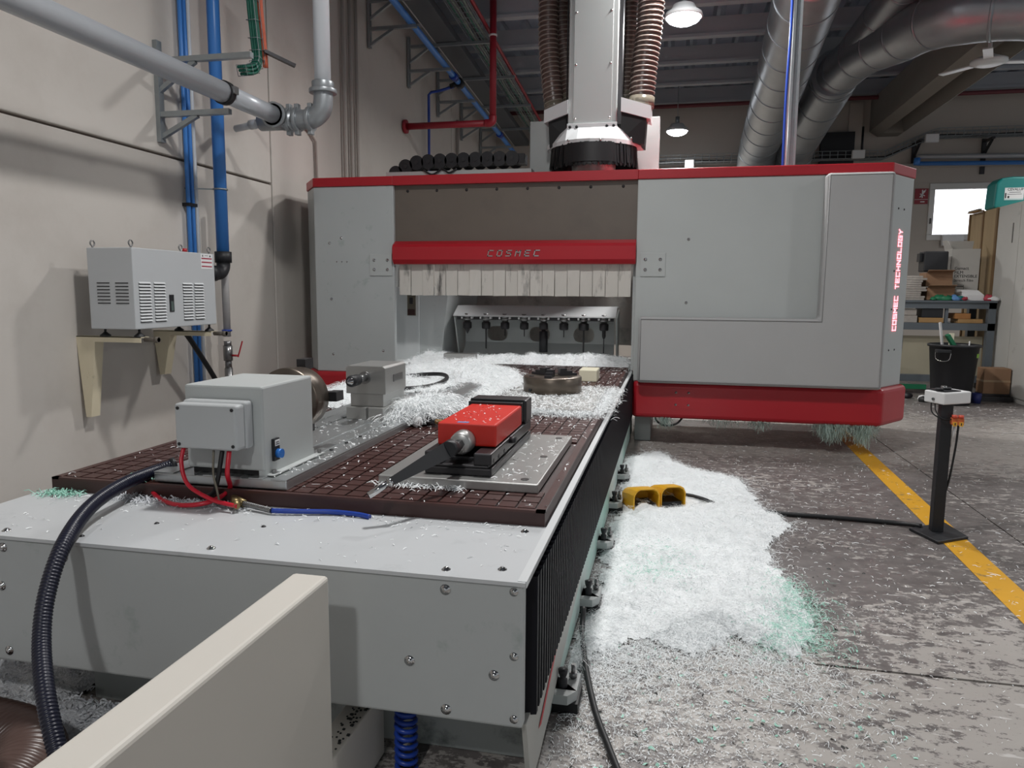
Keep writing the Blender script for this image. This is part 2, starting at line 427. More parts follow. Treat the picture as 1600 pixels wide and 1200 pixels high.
# ================================================================== THE SETTING
WX = -2.98; BY = 12.5
fl = struct(build(MB().box(-3.2, 9, -5, 12.7, -.2, -.02), 'floor', joint_m, loc=(0, 0, 0)))
ys = [-5, 2.165, 6.32, 10.4, 12.7]; xs = [-3.2, 1.52, 5.3, 9]
for i in range(4):
    for j in range(3):
        build(MB().box(xs[j]+.004, xs[j+1]-.004, ys[i]+.006, ys[i+1]-.006, -.02, 0), 'slab', floor_m, fl)
a = [P(1340, 690, 2, 0), P(1375, 740, 2, 0), P(1600, 967, 2, 0)]
yl = build(MB().add([(1.10, 0.5, .0015), (1.215, 0.5, .0015), (1.47, 9.2, .0015), (1.355, 9.2, .0015)], [(0, 1, 2, 3)]), 'trim_1', line_m); struct(yl)
# left wall: precast panels with recessed joints
wl = struct(build(MB().box(WX-.25, WX-.03, -5, 12.7, -.2, 4.4), 'wall_left', joint_m, loc=(WX, 0, 0)))
def wpanel(y0, y1, z0, z1, t=0.): build(MB().box(WX-.05, WX+t, y0+.008, y1-.008, z0+.008, z1-.008), 'wall_panel', wall_m, wl, bevel=.006)
wpanel(-5, .6, -.02, 1.86); wpanel(-5, .6, 1.86, 4.4); wpanel(.6, 5.19, -.02, 1.86); wpanel(.6, 5.19, 1.86, 4.4)
wpanel(5.19, 5.95, -.02, 4.4, .0); wpanel(5.95, 9.9, -.02, 4.4, -.01); wpanel(9.9, 12.7, -.02, 4.4, -.01)
# back wall with a window opening
w0 = P(1455, 290, 1, BY); w1 = P(1568, 375, 1, BY); wxa, wxb, wza, wzb = w0.x-.02, w0.x+1.62, w1.z, w0.z+.03
wb = MB(); wb.box(-3.2, wxa, BY, BY+.25, -.2, 4.4); wb.box(wxb, 9, BY, BY+.25, -.2, 4.4); wb.box(wxa, wxb, BY, BY+.25, -.2, wza); wb.box(wxa, wxb, BY, BY+.25, wzb, 4.4)
wbk = struct(build(wb, 'wall_back', wall_b, loc=(0, BY, 0)))
build(MB().box(-3, 9, BY-.05, BY, 2.96, 3.03), 'ledge', wall_b, wbk, bevel=.01)
build(MB().box(2.55, 2.75, BY-.06, BY, 0, 3.95), 'pilaster', wall_b, wbk)
win = build(MB().box(wxa, wxb, BY-.02, BY+.06, wza, wza+.09).box(wxa, wxb, BY-.02, BY+.06, wzb-.09, wzb).box(wxa, wxa+.08, BY-.02, BY+.06, wza+.09, wzb-.09).box(wxb-.08, wxb, BY-.02, BY+.06, wza+.09, wzb-.09).box(wxa+.95, wxa+1.02, BY-.02, BY+.06, wza+.09, wzb-.09), 'window_1', window_fr, bevel=.008); struct(win)
build(MB().box(wxa+.08, wxa+.95, BY+.02, BY+.026, wza+.09, wzb-.09), 'pane', glass_m, win)
build(MB().box(wxa+1.02, wxb-.08, BY+.02, BY+.026, wza+.09, wzb-.09), 'pane', glass_m, win)
build(MB().box(wxa+.03, wxa+.045, BY-.04, BY-.02, wza+.25, wza+.33), 'latch', dark_steel, win)
# bright yard wall outside the window
oy = tag(build(MB().box(2.2, 8.5, 14.6, 14.7, .5, 4.5), 'yard_wall', sky_m), 'sunlit white wall seen through the window', 'wall')
tag(build(MB().box(wxa+.2, wxa+.33, 14.50, 14.6, 1.94, 2.02), 'air_grille', mat('grille_blue', '8d8fb0', .6, 0, 0)), 'small blue-grey vent on the wall outside the window', 'vent')
# ceiling: ribbed deck, purlins along X, one concrete roof beam
cz = 4.22
ce = struct(build(MB().box(-3.2, 9, -5, 12.75, cz+.1, cz+.16), 'ceiling', deck_m, loc=(0, 0, cz)))
def deck(y0, y1):
    prof = []; x = -3.2
    while x < 9:
        prof += [(x, cz+.06), (x+.05, cz), (x+.19, cz), (x+.24, cz+.06)]; x += .28
    n = len(prof); vs = [(p[0], y0, p[1]) for p in prof] + [(p[0], y1, p[1]) for p in prof]
    return build(MB().add(vs, [(i, i+1, n+i+1, n+i) for i in range(n-1)]), 'deck_sheet', deck_m, ce)
deck(-5, 12.7)
for k in range(-12, 6):
    y = 7.2 + 1.0*k if k < 0 else 7.2+1.0*k
    y = 8.21+1.0*(k-1)
    if y > 12.5: continue
    m = MB(); m.box(-3.0, 9, y-.05, y+.05, 4.0, 4.035); m.box(-3.0, 9, y-.02, y+.02, 4.035, cz)
    build(m, 'purlin', purlin_m, ce)
bx0 = 2.86
m = MB(); m.prism([(bx0, 3.52), (bx0+.12, 3.44), (bx0+.16, 3.70), (bx0+.36, 3.70), (bx0+.40, 3.44), (bx0+.52, 3.52), (bx0+.52, 3.98), (bx0, 3.98)], 1, -5, 12.2)
m.prism([(bx0, 3.52), (bx0+.12, 3.44), (bx0+.40, 3.44), (bx0+.52, 3.52), (bx0+.52, 3.98), (bx0, 3.98)], 1, 12.2, 12.5)
build(m, 'roof_beam', concrete, ce)
build(MB().cyl((-3, 12.1, 3.93), (9, 12.1, 3.93), .03, n=10), 'roof_pipe', mat('roof_pipe_red', '6a3036', .6, 0, .05, 3), ce, label='dark red pipe along the far purlin')

# ================================================================== LAMPS
def lamp(x, y, z, label):
    t = thing('high_bay_lamp', label, 'lamp', (x, y, z), None)
    build(MB().lathe([(.01, .10), (.09, .10), (.11, .06), (.155, .03), (.165, 0), (.15, -.005)], (x, y, z), n=28), 'housing', white_paint, t)
    build(MB().lathe([(.15, 0), (.13, -.03), (.08, -.055), (.002, -.062)], (x, y, z), n=28), 'lens', lens_m, t)
    build(MB().cyl((x, y, z+.1), (x, y, z+.2), .03, n=10).cyl((x, y, z+.2), (x, y, 4.0), .006, n=6), 'suspension_rod', zinc, t)
    ld = bpy.data.lights.new('lamp_light', 'AREA'); ld.shape = 'DISK'; ld.size = .3; ld.energy = LAMP_W; ld.color = (1, .985, .965); ld.spread = math.radians(165)
    lo = bpy.data.objects.new('lamp_light', ld); C.objects.link(lo); lo.parent = t; lo.location = (0, 0, -.075)
p1 = P(1068, 27, 2, 3.42); p2 = P(1058, 205, 2, 3.38)
lamp(p1.x, p1.y, 3.42, 'lit round lamp hanging above the spindle column hoses')
lamp(p2.x, p2.y, 3.38, 'lit round lamp hanging low in front of the back wall')
lamp(-.6, 2.5, 3.85, 'lit round lamp high over the brown grid table')
lamp(-.6, -2.3, 3.85, 'lit round lamp over the hall behind the guard panel')
lamp(.12, 5.62, 3.85, 'lit round lamp high above the right gantry housing')
lamp(4.9, 7.6, 3.5, 'lit round lamp over the aisle near the workbench')
lamp(4.9, 2.6, 3.5, 'lit round lamp over the aisle beyond the yellow line')

# ================================================================== MACHINE BED
bx0, bx1 = -1.69, -.262; BT = .512
bed = thing('machine_bed', 'long light grey machine bed carrying the brown grid table', 'machine bed', (-.98, 3.3, 0))
m = MB(); m.box(-1.45, -.285, 1.55, 5.6, .0, .44); build(m, 'base', base_m, bed, bevel=.004)
m = MB(); m.box(bx0, bx1, 1.34, 1.37, .206, BT-.006); build(m, 'front_cover', grey_dirty, bed, bevel=.006)
m = MB(); m.box(bx0, bx0+.02, 1.37, 6.4, .206, BT-.02); build(m, 'left_cover', grey, bed)
m = MB(); m.box(bx0-.004, bx1+.004, 1.334, 1.681, BT-.008, BT); m.box(bx0, bx1, 1.681, 6.4, BT-.03, BT-.008); build(m, 'top_cover', lid_paint, bed)
m = MB(); m.box(bx1-.012, bx1+.006, 1.34, 6.4, BT-.012, BT+.001); build(m, 'edge_rail', white_paint, bed)
# fasteners
def screw(x, y, z, nrm, r, par, mt=chrome): return build(MB().lathe([(r*1.5, 0), (r*1.5, r*.2), (r, r*.25), (r*.9, r*.7), (r*.4, r*.95), (.0005, r)], (x, y, z), nrm, 12), 'screw', mt, par)
for px, py in ((5, 855), (100, 870), (696, 921), (803, 925), (803, 1026), (772, 1055), (803, 1124), (697, 1108), (15, 1016), (640, 1032), (3, 915)):
    p = P(px, py, 1, 1.34); screw(p.x, 1.34, p.z, (0, -1, 0), .0075 if px not in (803,) else .006, bed)
for px, py in ((10, 829), (128, 838), (330, 857), (697, 890), (785, 890), (820, 831), (85, 776), (412, 823), (245, 818)):
    p = P(px, py, 2, BT); screw(p.x, p.y, BT, (0, 0, 1), .0065 if px not in (412, 245, 128) else .004, bed, chrome if px not in (412, 245, 128) else dark_steel)
# bellows: folded black fabric along the right side
y = 1.40; pl = []
while y < 5.25:
    pl += [(bx1-.012, y), (bx1+.016, y+.008), (bx1+.016, y+.024)]; y += .032
n = len(pl); vs = [(p[0], p[1], .20) for p in pl] + [(p[0], p[1], BT-.014) for p in pl] + [(bx1-.03, p[1], .20) for p in pl]
build(MB().add(vs, [(i, i+1, n+i+1, n+i) for i in range(n-1)] + [(2*n+i, 2*n+i+1, i+1, i) for i in range(n-1)]), 'bellows', bellows_m, bed)
m = MB(); m.box(-.285, -.266, 1.55, 5.6, .012, .20); build(m, 'side_skirt', skirt_m, bed)
m = MB(); m.hexa([(-.268, 1.42, .03), (-.258, 1.42, .03), (-.258, 1.53, .03), (-.268, 1.53, .03), (-.268, 1.36, .205), (-.258, 1.36, .205), (-.258, 2.6, .205), (-.268, 2.6, .205)])
build(m, 'corner_plate', mat('corner_plate_paint', 'b5b5b0', .5, 0, .05, 4), bed)
m = MB(); m.add([(-.2565, 1.50, .11), (-.2565, 1.535, .10), (-.2565, 1.86, .196), (-.2565, 1.80, .196)], [(0, 1, 2, 3)]); build(m, 'red_stripe', mat('stripe_red', 'c0393f', .5, 0, .05, 4), bed)
def foot(y):
    f = build(MB().hexa([(-.29, y-.06, .03), (-.225, y-.06, .03), (-.205, y-.03, .03), (-.29, y+.06, .03), (-.29, y-.06, .055), (-.225, y-.06, .055), (-.205, y-.03, .055), (-.29, y+.06, .055)]).hexa([(-.29, y-.03, .03), (-.205, y-.03, .03), (-.205, y+.06, .03), (-.29, y+.06, .03), (-.29, y-.03, .055), (-.205, y-.03, .055), (-.205, y+.06, .055), (-.29, y+.06, .055)]), 'levelling_foot', grey, bed)
    build(MB().box(-.28, -.20, y-.05, y+.055, 0, .03), 'pad', black_rub, f)
    build(MB().lathe([(.012, .055), (.012, .075), (.007, .078), (.012, .092), (.013, .102), (.001, .104)], (-.243, y-.015, 0), n=14), 'knob', black_plastic, f)
    build(MB().cyl((-.222, y+.03, .055), (-.222, y+.03, .095), .006, n=10).cyl((-.222, y+.03, .06), (-.222, y+.03, .074), .012, n=6), 'stud', steel, f)
for y in (1.80, 2.40, 2.97, 3.55, 4.12): foot(y)

# ------------------------------------------------------------------ grid table
TX0, TX1, TY0, TY1, TZ = -1.667, -.279, 1.682, 5.15, .55
tb = thing('grid_table', 'dark brown phenolic grid table lying on the machine bed', 'table', (-.973, 3.4, BT-.008))
m = MB(); m.box(TX0, TX1, TY0, TY1, BT-.008, TZ-.006); build(m, 'slab', brown_dark, tb)
m = MB(); bw = .022
for q in ((TX0, TX1, TY0, TY0+.014), (TX0, TX0+bw, TY0, TY1), (TX1-bw, TX1, TY0, TY1), (TX0, TX1, TY1-.02, TY1)): m.box(*q, TZ-.006, TZ)
build(m, 'rim', brown, tb)
build(MB().box(-.74, -.60, TY0-.002, TY0+.03, BT-.004, BT+.002), 'notch', brown_dark, tb)
nx = 27; ny = 68; pxx = (TX1-TX0-2*bw-.006)/nx; pyy = (TY1-TY0-.04)/ny; g = .0065
cov = [(-1.36, -.965, 1.70, 3.83), (-.77, -.318, 1.82, 2.50), (-.78, -.31, 3.07, 3.86)]
cells = []
for j in range(ny):
    for i in range(nx):
        x = TX0+bw+.003+pxx*(i+.5); y = TY0+.017+pyy*(j+.5)
        if any(a+.01 < x < b-.01 and c+.01 < y < d-.01 for a, b, c, d in cov): continue
        cells.append((x, y))
cells.sort(key=lambda c: c[1])
hx, hy = pxx/2-g/2, pyy/2-g/2
cm = MB().box(-hx, hx, -hy, hy, -.001, .006); c2 = []
proto = build(cm, 'grid_pad', brown, None, loc=(0, 0, 0)); proto.parent = tb; off = wloc(tb)
for k, (x, y) in enumerate(cells[:300]):
    o = proto if k == 0 else proto.copy()
    if k: C.objects.link(o)
    o.location = (x-off.x, y-off.y, TZ-.006-off.z)
m = MB()
for x, y in cells[300:]: m.box(x-hx, x+hx, y-hy, y+hy, TZ-.006, TZ)
o = build(m, 'grid_pads_far', brown, tb, kind='stuff')

# ================================================================== GANTRY
GY = 5.19
gan = thing('gantry', 'large grey and red gantry housing bridging the grid table', 'gantry', (-.7, 5.6, .2))
xl, xla, xo0, xo1, xr = -2.64, -2.78, -2.01, -.25, 1.345
zt, zb = 1.895, .455
ch = .24
def chamfer_box(x0, x1, cl, cr, y0, y1, z0, z1, cy=None):
    poly = [(x0, y0)]
    if cr: poly += [(x1, y0), (x1+cr, y0+cr*1.35), (x1+cr, y1)]
    else: poly += [(x1, y0), (x1, y1)]
    if cl: poly += [(x0-cl, y1), (x0-cl, y0+cl*1.35)]
    else: poly += [(x0, y1)]
    return MB().prism(poly, 2, z0, z1)
build(MB().prism([(xl, GY), (xo0, GY), (xo0, GY+.04), (-2.24, GY+.04), (-2.24, 6.35), (xl-.16, 6.35), (xl-.16, GY+.216)], 2, zb, 1.83), 'left_housing', grey_dirty, gan, bevel=.006)
build(chamfer_box(xo1, xr, 0, .20, GY, 6.35, zb, 1.83), 'right_housing', grey, gan, bevel=.006)
build(chamfer_box(xl, xo0, .17, 0, GY-.012, 6.36, 1.83, zt), 'top_trim', red, gan, bevel=.006)
build(chamfer_box(xo1, xr, 0, .21, GY-.012, 6.36, 1.83, zt), 'top_trim', red, gan, bevel=.006)
build(MB().box(xo0, xo1, GY-.012, GY+.10, 1.83, zt), 'top_trim', red, gan)
build(MB().box(xo0, xo1, 6.22, 6.36, 1.70, zt), 'rear_beam', grey, gan)
build(chamfer_box(xl, xo0-.1, .18, 0, GY-.03, 6.3, .2, zb), 'left_skirt', red, gan, bevel=.03, seg=3)
build(chamfer_box(xo1, xr+.02, 0, .22, GY-.03, 6.36, .2, zb), 'right_skirt', red, gan, bevel=.03, seg=3)
build(MB().box(xo0, xo1, GY+.03, GY+.05, 1.43, 1.83), 'tinted_panel', brown_glass, gan)
for i in range(8):
    x = xo0+.1+i*(xo1-xo0-.2)/7; screw(x, GY+.03, 1.79, (0, -1, 0), .007, gan, dark_steel)
cb = build(MB().prism([(GY+.02, 1.43), (GY-.03, 1.405), (GY-.045, 1.385), (GY-.045, 1.295), (GY-.02, 1.262), (GY+.06, 1.262), (GY+.06, 1.43)], 0, xo0, xo1), 'red_crossbar', red, gan, bevel=.006)
p = P(762, 400, 1, GY-.045)
build(stroke_text('COSMEC', (p.x, GY-.047, p.z), (1, 0, 0), (0, 0, 1), (0, -1, 0), .032, .038, .0665, .007, .004, .25), 'lettering', chrome, cb)
build(MB().box(xo1-.02, xo1, GY+.07, 6.3, .52, 1.7), 'inner_cheek', grey, gan)
# strip curtain, front and rear
ns = 19; sw = (xo1-xo0-.06)/ns
for i in range(ns):
    x = xo0+.03+sw*i; dy = .004*(i % 2) + random.uniform(0, .006)
    build(MB().hexa([(x+.002, 5.215+dy+random.uniform(-.008, .008), 1.038+random.uniform(-.004, .004)), (x+sw-.002, 5.215+dy+random.uniform(-.012, .012), 1.038), (x+sw-.002, 5.218+dy, 1.038), (x+.002, 5.218+dy, 1.038), (x+.002, 5.215+dy, 1.30), (x+sw-.002, 5.215+dy, 1.30), (x+sw-.002, 5.218+dy, 1.30), (x+.002, 5.218+dy, 1.30)]), 'curtain_strip', strip_m, gan)
for i in range(ns):
    x = xo0+.03+sw*i; dy = .006*(i % 2)
    build(MB().box(x-.004, x+sw+.002, 6.34+dy, 6.343+dy, .62, 1.7), 'rear_curtain_strip', strip_dark, gan)
# service plates, screws
for (ax, bx_, az, bz) in ((P(578, 397, 1, GY).x, P(613, 430, 1, GY).x, 1.178, 1.337), (-.22, -.05, 1.178, 1.338)):
    pl_ = build(MB().box(ax, bx_, GY-.008, GY, az, bz), 'service_plate', grey, gan, bevel=.002)
    for sx in (ax+.035, bx_-.035):
        for sz in (az+.045, bz-.045): screw(sx, GY-.008, sz, (0, -1, 0), .008, pl_)
pl_ = build(MB().box(-.04+.05, .17, GY-.034, GY-.03, .27, .41), 'skirt_plate', red, gan)
for sx in (.05, .135):
    for sz in (.30, .385): screw(sx, GY-.034, sz, (0, -1, 0), .006, pl_)
for px, py in ((515, 380), (533, 372), (526, 409), (534, 409), (542, 409), (518, 467), (521, 553), (599, 548), (1076, 374), (1072, 473)):
    p = P(px, py, 1, GY); screw(p.x, GY, p.z, (0, -1, 0), .007 if px not in (526, 534, 542) else .004, gan)
# padded L-shaped bumper
px0, px1, pz0 = .935, 1.335, .455
poly = [(-.215, pz0), (px1, pz0), (px1, 1.825), (px0, 1.825), (px0, .905), (-.215, .905)]
pad = build(MB().prism(poly, 1, GY-.12, GY), 'bumper_pad', fabric_grey, gan, bevel=.022, seg=3)
m = MB(); q = [(x_, GY-.12, z_) for x_, z_ in poly]
ins = [(-.20, .472), (1.32, .472), (1.32, 1.81), (.95, 1.81), (.95, .89), (-.20, .89)]
m.tube([(x_, GY-.1215, z_) for x_, z_ in ins+[ins[0]]], .0035, 6); build(m, 'piping', mat('piping_fabric', '8c8c8c', .7, 0, 0), pad)
# LED lettering on the right chamfer
c0 = Vector((xr, GY, 0)); c1 = Vector((xr+.20, GY+.27, 0)); cd = (c1-c0).normalized(); cn = Vector((cd.y, -cd.x, 0))
pm = c0 + (c1-c0)*.60 + cn*.002
L_ = 1.50-.83; s_ = 'COSMEC TECHNOLOGY'; adv = L_/len(s_)
lt = build(stroke_text(s_, (pm.x, pm.y, .83), (0, 0, 1), -cd, cn, adv*.66, .05, adv, .0065, .004), 'led_lettering', led_m, gan)
lt['label'] = 'glowing pink-red illuminated lettering'
for z in (.70, .97, 1.22, 1.62):
    for f_ in (.35, .62): 
        q = c0+(c1-c0)*f_; screw(q.x, q.y, z, cn, .005, gan, dark_steel)
build(MB().tube(bez([(1.56, 5.75, .86), (1.60, 5.74, .85), (1.61, 5.74, .78), (1.61, 5.74, .68), (1.60, 5.74, .61), (1.56, 5.75, .60)], 6), .016, 8), 'side_handle', black_plastic, gan)
# gantry legs on the floor
for x0_, x1_ in ((-.235, -.12), (-1.98, -1.80)): build(MB().box(x0_, x1_, 5.35, 6.2, .0, .46), 'leg', base_m, gan, bevel=.005)
# inner left magazine box with a sight window
xm = P(655, 500, 1, 5.60).x
bx = build(MB().box(-2.235, xm, 5.60, 6.3, .5, 1.10), 'inner_panel', white_paint, gan, bevel=.003)
build(MB().hexa([(xm, 5.605, .5), (-1.80, 5.64, .5), (-1.72, 6.3, .5), (xm, 6.3, .5), (xm, 5.605, 1.10), (-1.735, 5.66, 1.10), (-1.66, 6.3, 1.10), (xm, 6.3, 1.10)]), 'inner_cabinet', grey_dirty, gan, bevel=.004)
sa, sc_ = P(637, 461, 1, 5.6), P(650, 493, 1, 5.6)
build(MB().box(sa.x, sc_.x, 5.588, 5.60, sc_.z, sa.z), 'sight_glass', clear_m, bx); build(MB().box(sa.x+.004, sc_.x-.004, 5.584, 5.588, sc_.z+.004, sc_.z+.05), 'oil_level', mat('dark_oil', '3a1d1a', .3, 0, .1, 9), bx); build(MB().box(sa.x+.02, sc_.x-.02, 5.585, 5.588, sa.z-.07, sa.z-.02), 'sight_float', dark_steel, bx)
# rack base plate inside
build(MB().box(-2.24, -.28, 5.24, 6.3, .50, .52), 'deck_plate', grey, gan)

# ------------------------------------------------------------------ tool rack + tools
rk = thing('tool_rack', 'grey tool rack with white hood under the strip curtain', 'tool rack', (-1.05, 5.8, .52))
rx0, rx1, ry = -1.70, -.41, 5.75
m = MB(); m.prism([(ry-.10, .872), (ry-.095, .882), (ry+.04, .955), (ry+.22, .955), (ry+.22, .945), (ry+.045, .945), (ry-.085, .872)], 0, rx0, rx1); build(m, 'hood', white_paint, rk, bevel=.004)
# back plate with three slot openings: built as strips around the openings
yb = ry+.17; zc0, zc1 = .665, .785; ctr = [P(685+54, 0, 1, yb).x]
oc = [P(px, 527, 1, yb).x for px in (777, 843, 912)]; hw = .085
m = MB(); m.box(rx0+.03, rx1-.03, yb, yb+.012, .52, zc0); m.box(rx0+.03, rx1-.03, yb, yb+.012, zc1, .94)
ed = [rx0+.03] + [v for c in oc for v in (c-hw, c+hw)] + [rx1-.03]
for i in range(0, len(ed), 2): m.box(ed[i], ed[i+1], yb, yb+.012, zc0, zc1)
for c in oc: # rounded corners of the slots
    for sx in (-1, 1):
        for sz, zz in ((1, zc1), (-1, zc0)):
            r = .055; cx, cz_ = c+sx*(hw-r), zz-sz*r
            arc = [(cx+sx*r*math.sin(t), cz_+sz*r*math.cos(t)) for t in np.linspace(0, math.pi/2, 7)]
            m.prism([(c+sx*hw, zz)] + arc, 1, yb, yb+.012)
build(m, 'back_plate', grey, rk)
for s_, x in ((-1, rx0), (1, rx1)):
    m = MB(); m.prism([(ry-.05, .865), (ry+.22, .93), (ry+.22, .52), (ry+.10, .52), (ry+.06, .60)], 0, x-.006, x+.006); build(m, 'side_plate', grey, rk)
build(MB().prism([(ry-.02, .52), (ry+.18, .66), (ry+.18, .52)], 0, rx0+.04, rx1-.03), 'chute', grey, rk)
build(MB().box(rx0+.02, rx1-.02, ry-.05, ry-.035, .845, .868), 'clip_rail', dark_steel, rk)
tx = [P(px, 505, 1, ry-.03).x for px in (732, 761, 790.5, 820.5, 850.5, 882, 913, 944.5)]
for x in tx:
    for s_ in (-1, 1): build(MB().box(x+s_*.040-.007, x+s_*.040+.007, ry-.085, ry-.03, .852, .868), 'fork', white_pl, rk)
bits = ['cone', 'long', 'thin', 'thin', 'roller', 'thin', 'long2', 'drill']
tl = {'cone': 'tool holder with a short pointed cutter', 'long': 'tool holder with a long dark drill beside the first slot', 'roller': 'tool holder with a thick black cylindrical cutter', 'long2': 'wide tool holder with a long drill over the third slot', 'drill': 'tool holder with a stepped collet and thin drill', 'thin': 'tool holder with a short thin pin bit'}
thin_l = iter(['tool holder with a thin pin bit next to the long dark drill', 'tool holder with a thin pin bit between another pin bit and the thick black cutter', 'tool holder with a thin pin bit between the thick black cutter and the wide holder'])
for x, b in zip(tx, bits):
    y_ = ry-.06
    t = thing('tool_holder', (next(thin_l) if b == 'thin' else tl[b] + ' in the rack'), 'tool holder', (x, y_, .87), 'tool holders hanging in the tool rack')
    build(MB().lathe([(.022, .895), (.032, .885), (.033, .868), (.027, .866), (.027, .86), (.033, .858), (.033, .845), (.025, .842), (.025, .82), (.005, .82)], (x, y_, 0), n=20), 'cone', steel, t)
    R_ = .040 if b == 'long2' else .035
    build(MB().lathe([(R_*.8, .828), (R_, .822), (R_, .782), (R_*.85, .774), (.004, .778)], (x, y_, 0), n=16), 'collet_nut', dark_steel, t)
    pr = {'cone': [(.016, .778), (.018, .765), (.004, .735), (.001, .733)], 'long': [(.007, .778), (.006, .62), (.001, .612)], 'thin': [(.004, .778), (.004, .722), (.001, .715)],
          'roller': [(.016, .778), (.016, .765), (.033, .762), (.033, .60), (.003, .598)], 'long2': [(.006, .778), (.006, .61), (.001, .60)], 'drill': [(.014, .778), (.014, .73), (.009, .715), (.004, .71), (.004, .60), (.001, .598)]}[b]
    build(MB().lathe(pr, (x, y_, 0), n=14), 'cutter', black_plastic if b == 'roller' else dark_steel, t)

# ------------------------------------------------------------------ spindle ram above the gantry
SY = 5.72
ram = thing('spindle_ram', 'tall grey spindle column with white dust hood and black brush skirt', 'spindle', (-.62, 5.9, 1.95))
xa, xb_ = -.812, -.445
m = MB(); m.box(xa, xb_, SY, SY+.36, 2.30, 4.0); build(m, 'column', grey, ram, bevel=.008)
m = MB(); m.box(xa+.04, xb_-.04, SY-.006, SY, 2.33, 3.9); build(m, 'access_panel', grey, ram, bevel=.002)
for z in (2.36, 2.75, 3.12):
    for x in (xa+.055, xb_-.055): screw(x, SY-.006, z, (0, -1, 0), .006, ram)
cx_ = (xa+xb_)/2; cyh = SY+.18
m = MB(); oct_ = [(cx_+.375*math.cos(t)*1.0, cyh+.33*math.sin(t)) for t in np.linspace(math.pi, 2*math.pi, 13)]
top = [(xa, SY-.012), (xb_, SY-.012)]
low = [(cx_-.375, cyh+.1), (cx_-.36, cyh-.05)] + [(cx_+.34*math.cos(t), cyh+.30*math.sin(t)) for t in np.linspace(math.pi*1.12, math.pi*1.88, 9)] + [(cx_+.36, cyh-.05), (cx_+.375, cyh+.1)]
n = len(low); vs = [(x, y, 2.165) for x, y in low] + [(x, y, 2.195) for x, y in low]
hi = []
for i, (x, y) in enumerate(low):
    hx_ = min(max(x, xa), xb_); hy_ = SY-.014 if 1 < i < n-2 else (SY+.0 if i in (1, n-2) else SY+.20); hi.append((hx_, hy_, 2.30))
vs += hi
fs = [tuple(range(n-1, -1, -1))] + [(i, i+1, n+i+1, n+i) for i in range(n-1)] + [(n+i, n+i+1, 2*n+i+1, 2*n+i) for i in range(n-1)] + [(0, n, 2*n-1, n-1)]
build(MB().add(vs, fs), 'dust_hood', white_paint, ram)
build(MB().box(xa-.004, xb_+.004, SY-.02, SY-.004, 2.235, 2.325), 'mounting_bar', white_paint, ram, bevel=.003)
for x in (xa+.02, xa+.07, xb_-.07, xb_-.02):
    for z in (2.262, 2.30): build(MB().dome((x, SY-.02, z), (0, -1, 0), .0115, .006, 12), 'bolt', black_plastic, ram)
for s_ in (-1, 1):
    x0_, x1_ = (cx_-.40, xa) if s_ < 0 else (xb_+.03, cx_+.405)
    xi, xo = (xa, cx_-.37) if s_ < 0 else (xb_+.03, cx_+.43)
    m = MB(); m.hexa([(xi, SY+.36, 2.44), (xi, SY-.02, 2.40), (xo, SY+.02, 2.345), (xo, SY+.36, 2.37), (xi, SY+.36, 2.54), (xi, SY-.02, 2.50), (xo, SY+.02, 2.44), (xo, SY+.36, 2.47)]); build(m, 'side_manifold', white_paint, ram)
    m = MB(); m.hexa([(xi, SY+.30, 2.2), (xi, SY+.03, 2.2), (xo-s_*.04, SY+.06, 2.17), (xo-s_*.04, SY+.3, 2.17), (xi, SY+.30, 2.45), (xi, SY+.03, 2.42), (xo-s_*.03, SY+.05, 2.37), (xo-s_*.03, SY+.3, 2.39)]); build(m, 'black_cover', black_rub, ram)
build(MB().tube([(xa+s*0-.012, SY+.02, 2.32) for s in (0,)] + [(xa-.012, SY+.02, 4.0)], .006, 6), 'edge_cable', black_rub, ram)
build(MB().box(xb_, xb_+.03, SY+.03, SY+.33, 2.32, 4.0), 'rail', dark_steel, ram)
# brush skirt: two rings of bristles
N = 900; V = []; Q = []
for i in range(N):
    t = 2*math.pi*random.random(); r = .325+random.uniform(-.008, .008); c, s_ = math.cos(t), math.sin(t)
    a = Vector((cx_+c*r, cyh+s_*r*.9, 2.175)); zl = 2.0+.035*random.random(); b = Vector((cx_+c*(r+random.uniform(0, .02)), cyh+s_*(r+.01)*.9, zl)); w_ = Vector((-s_, c, 0))*.006
    k = len(V); V += [a-w_, a+w_, b+w_, b-w_]; Q.append((k, k+1, k+2, k+3))
o = np_mesh('brush_skirt', [tuple(v-wloc(ram)) for v in V], Q, black_rub, ram); o['kind'] = 'stuff'
build(MB().lathe([(.31, 2.17), (.315, 2.03)], (cx_, cyh, 0), n=40), 'brush_backing', black_rub, ram)
build(MB().lathe([(.17, 2.15), (.17, 1.99), (.15, 1.95), (.10, 1.93), (.1, 1.9)], (cx_+.0, cyh, 0), n=32), 'spindle_body', alu_dull, ram)
for px in (888, 938, 986):
    p = P(px, 217, 1, SY-.12); build(MB().dome((p.x, SY-.13, 2.18), (0, -1, 0), .01, .006, 10), 'nut', chrome, ram)
# white cabinet behind the column
wc = build(MB().box(-1.2, -.14, 6.23, 6.36, zt, 2.47), 'carriage_box', grey, None, bevel=.005); tag(wc, 'grey carriage box standing behind the spindle column on the gantry', 'cabinet')
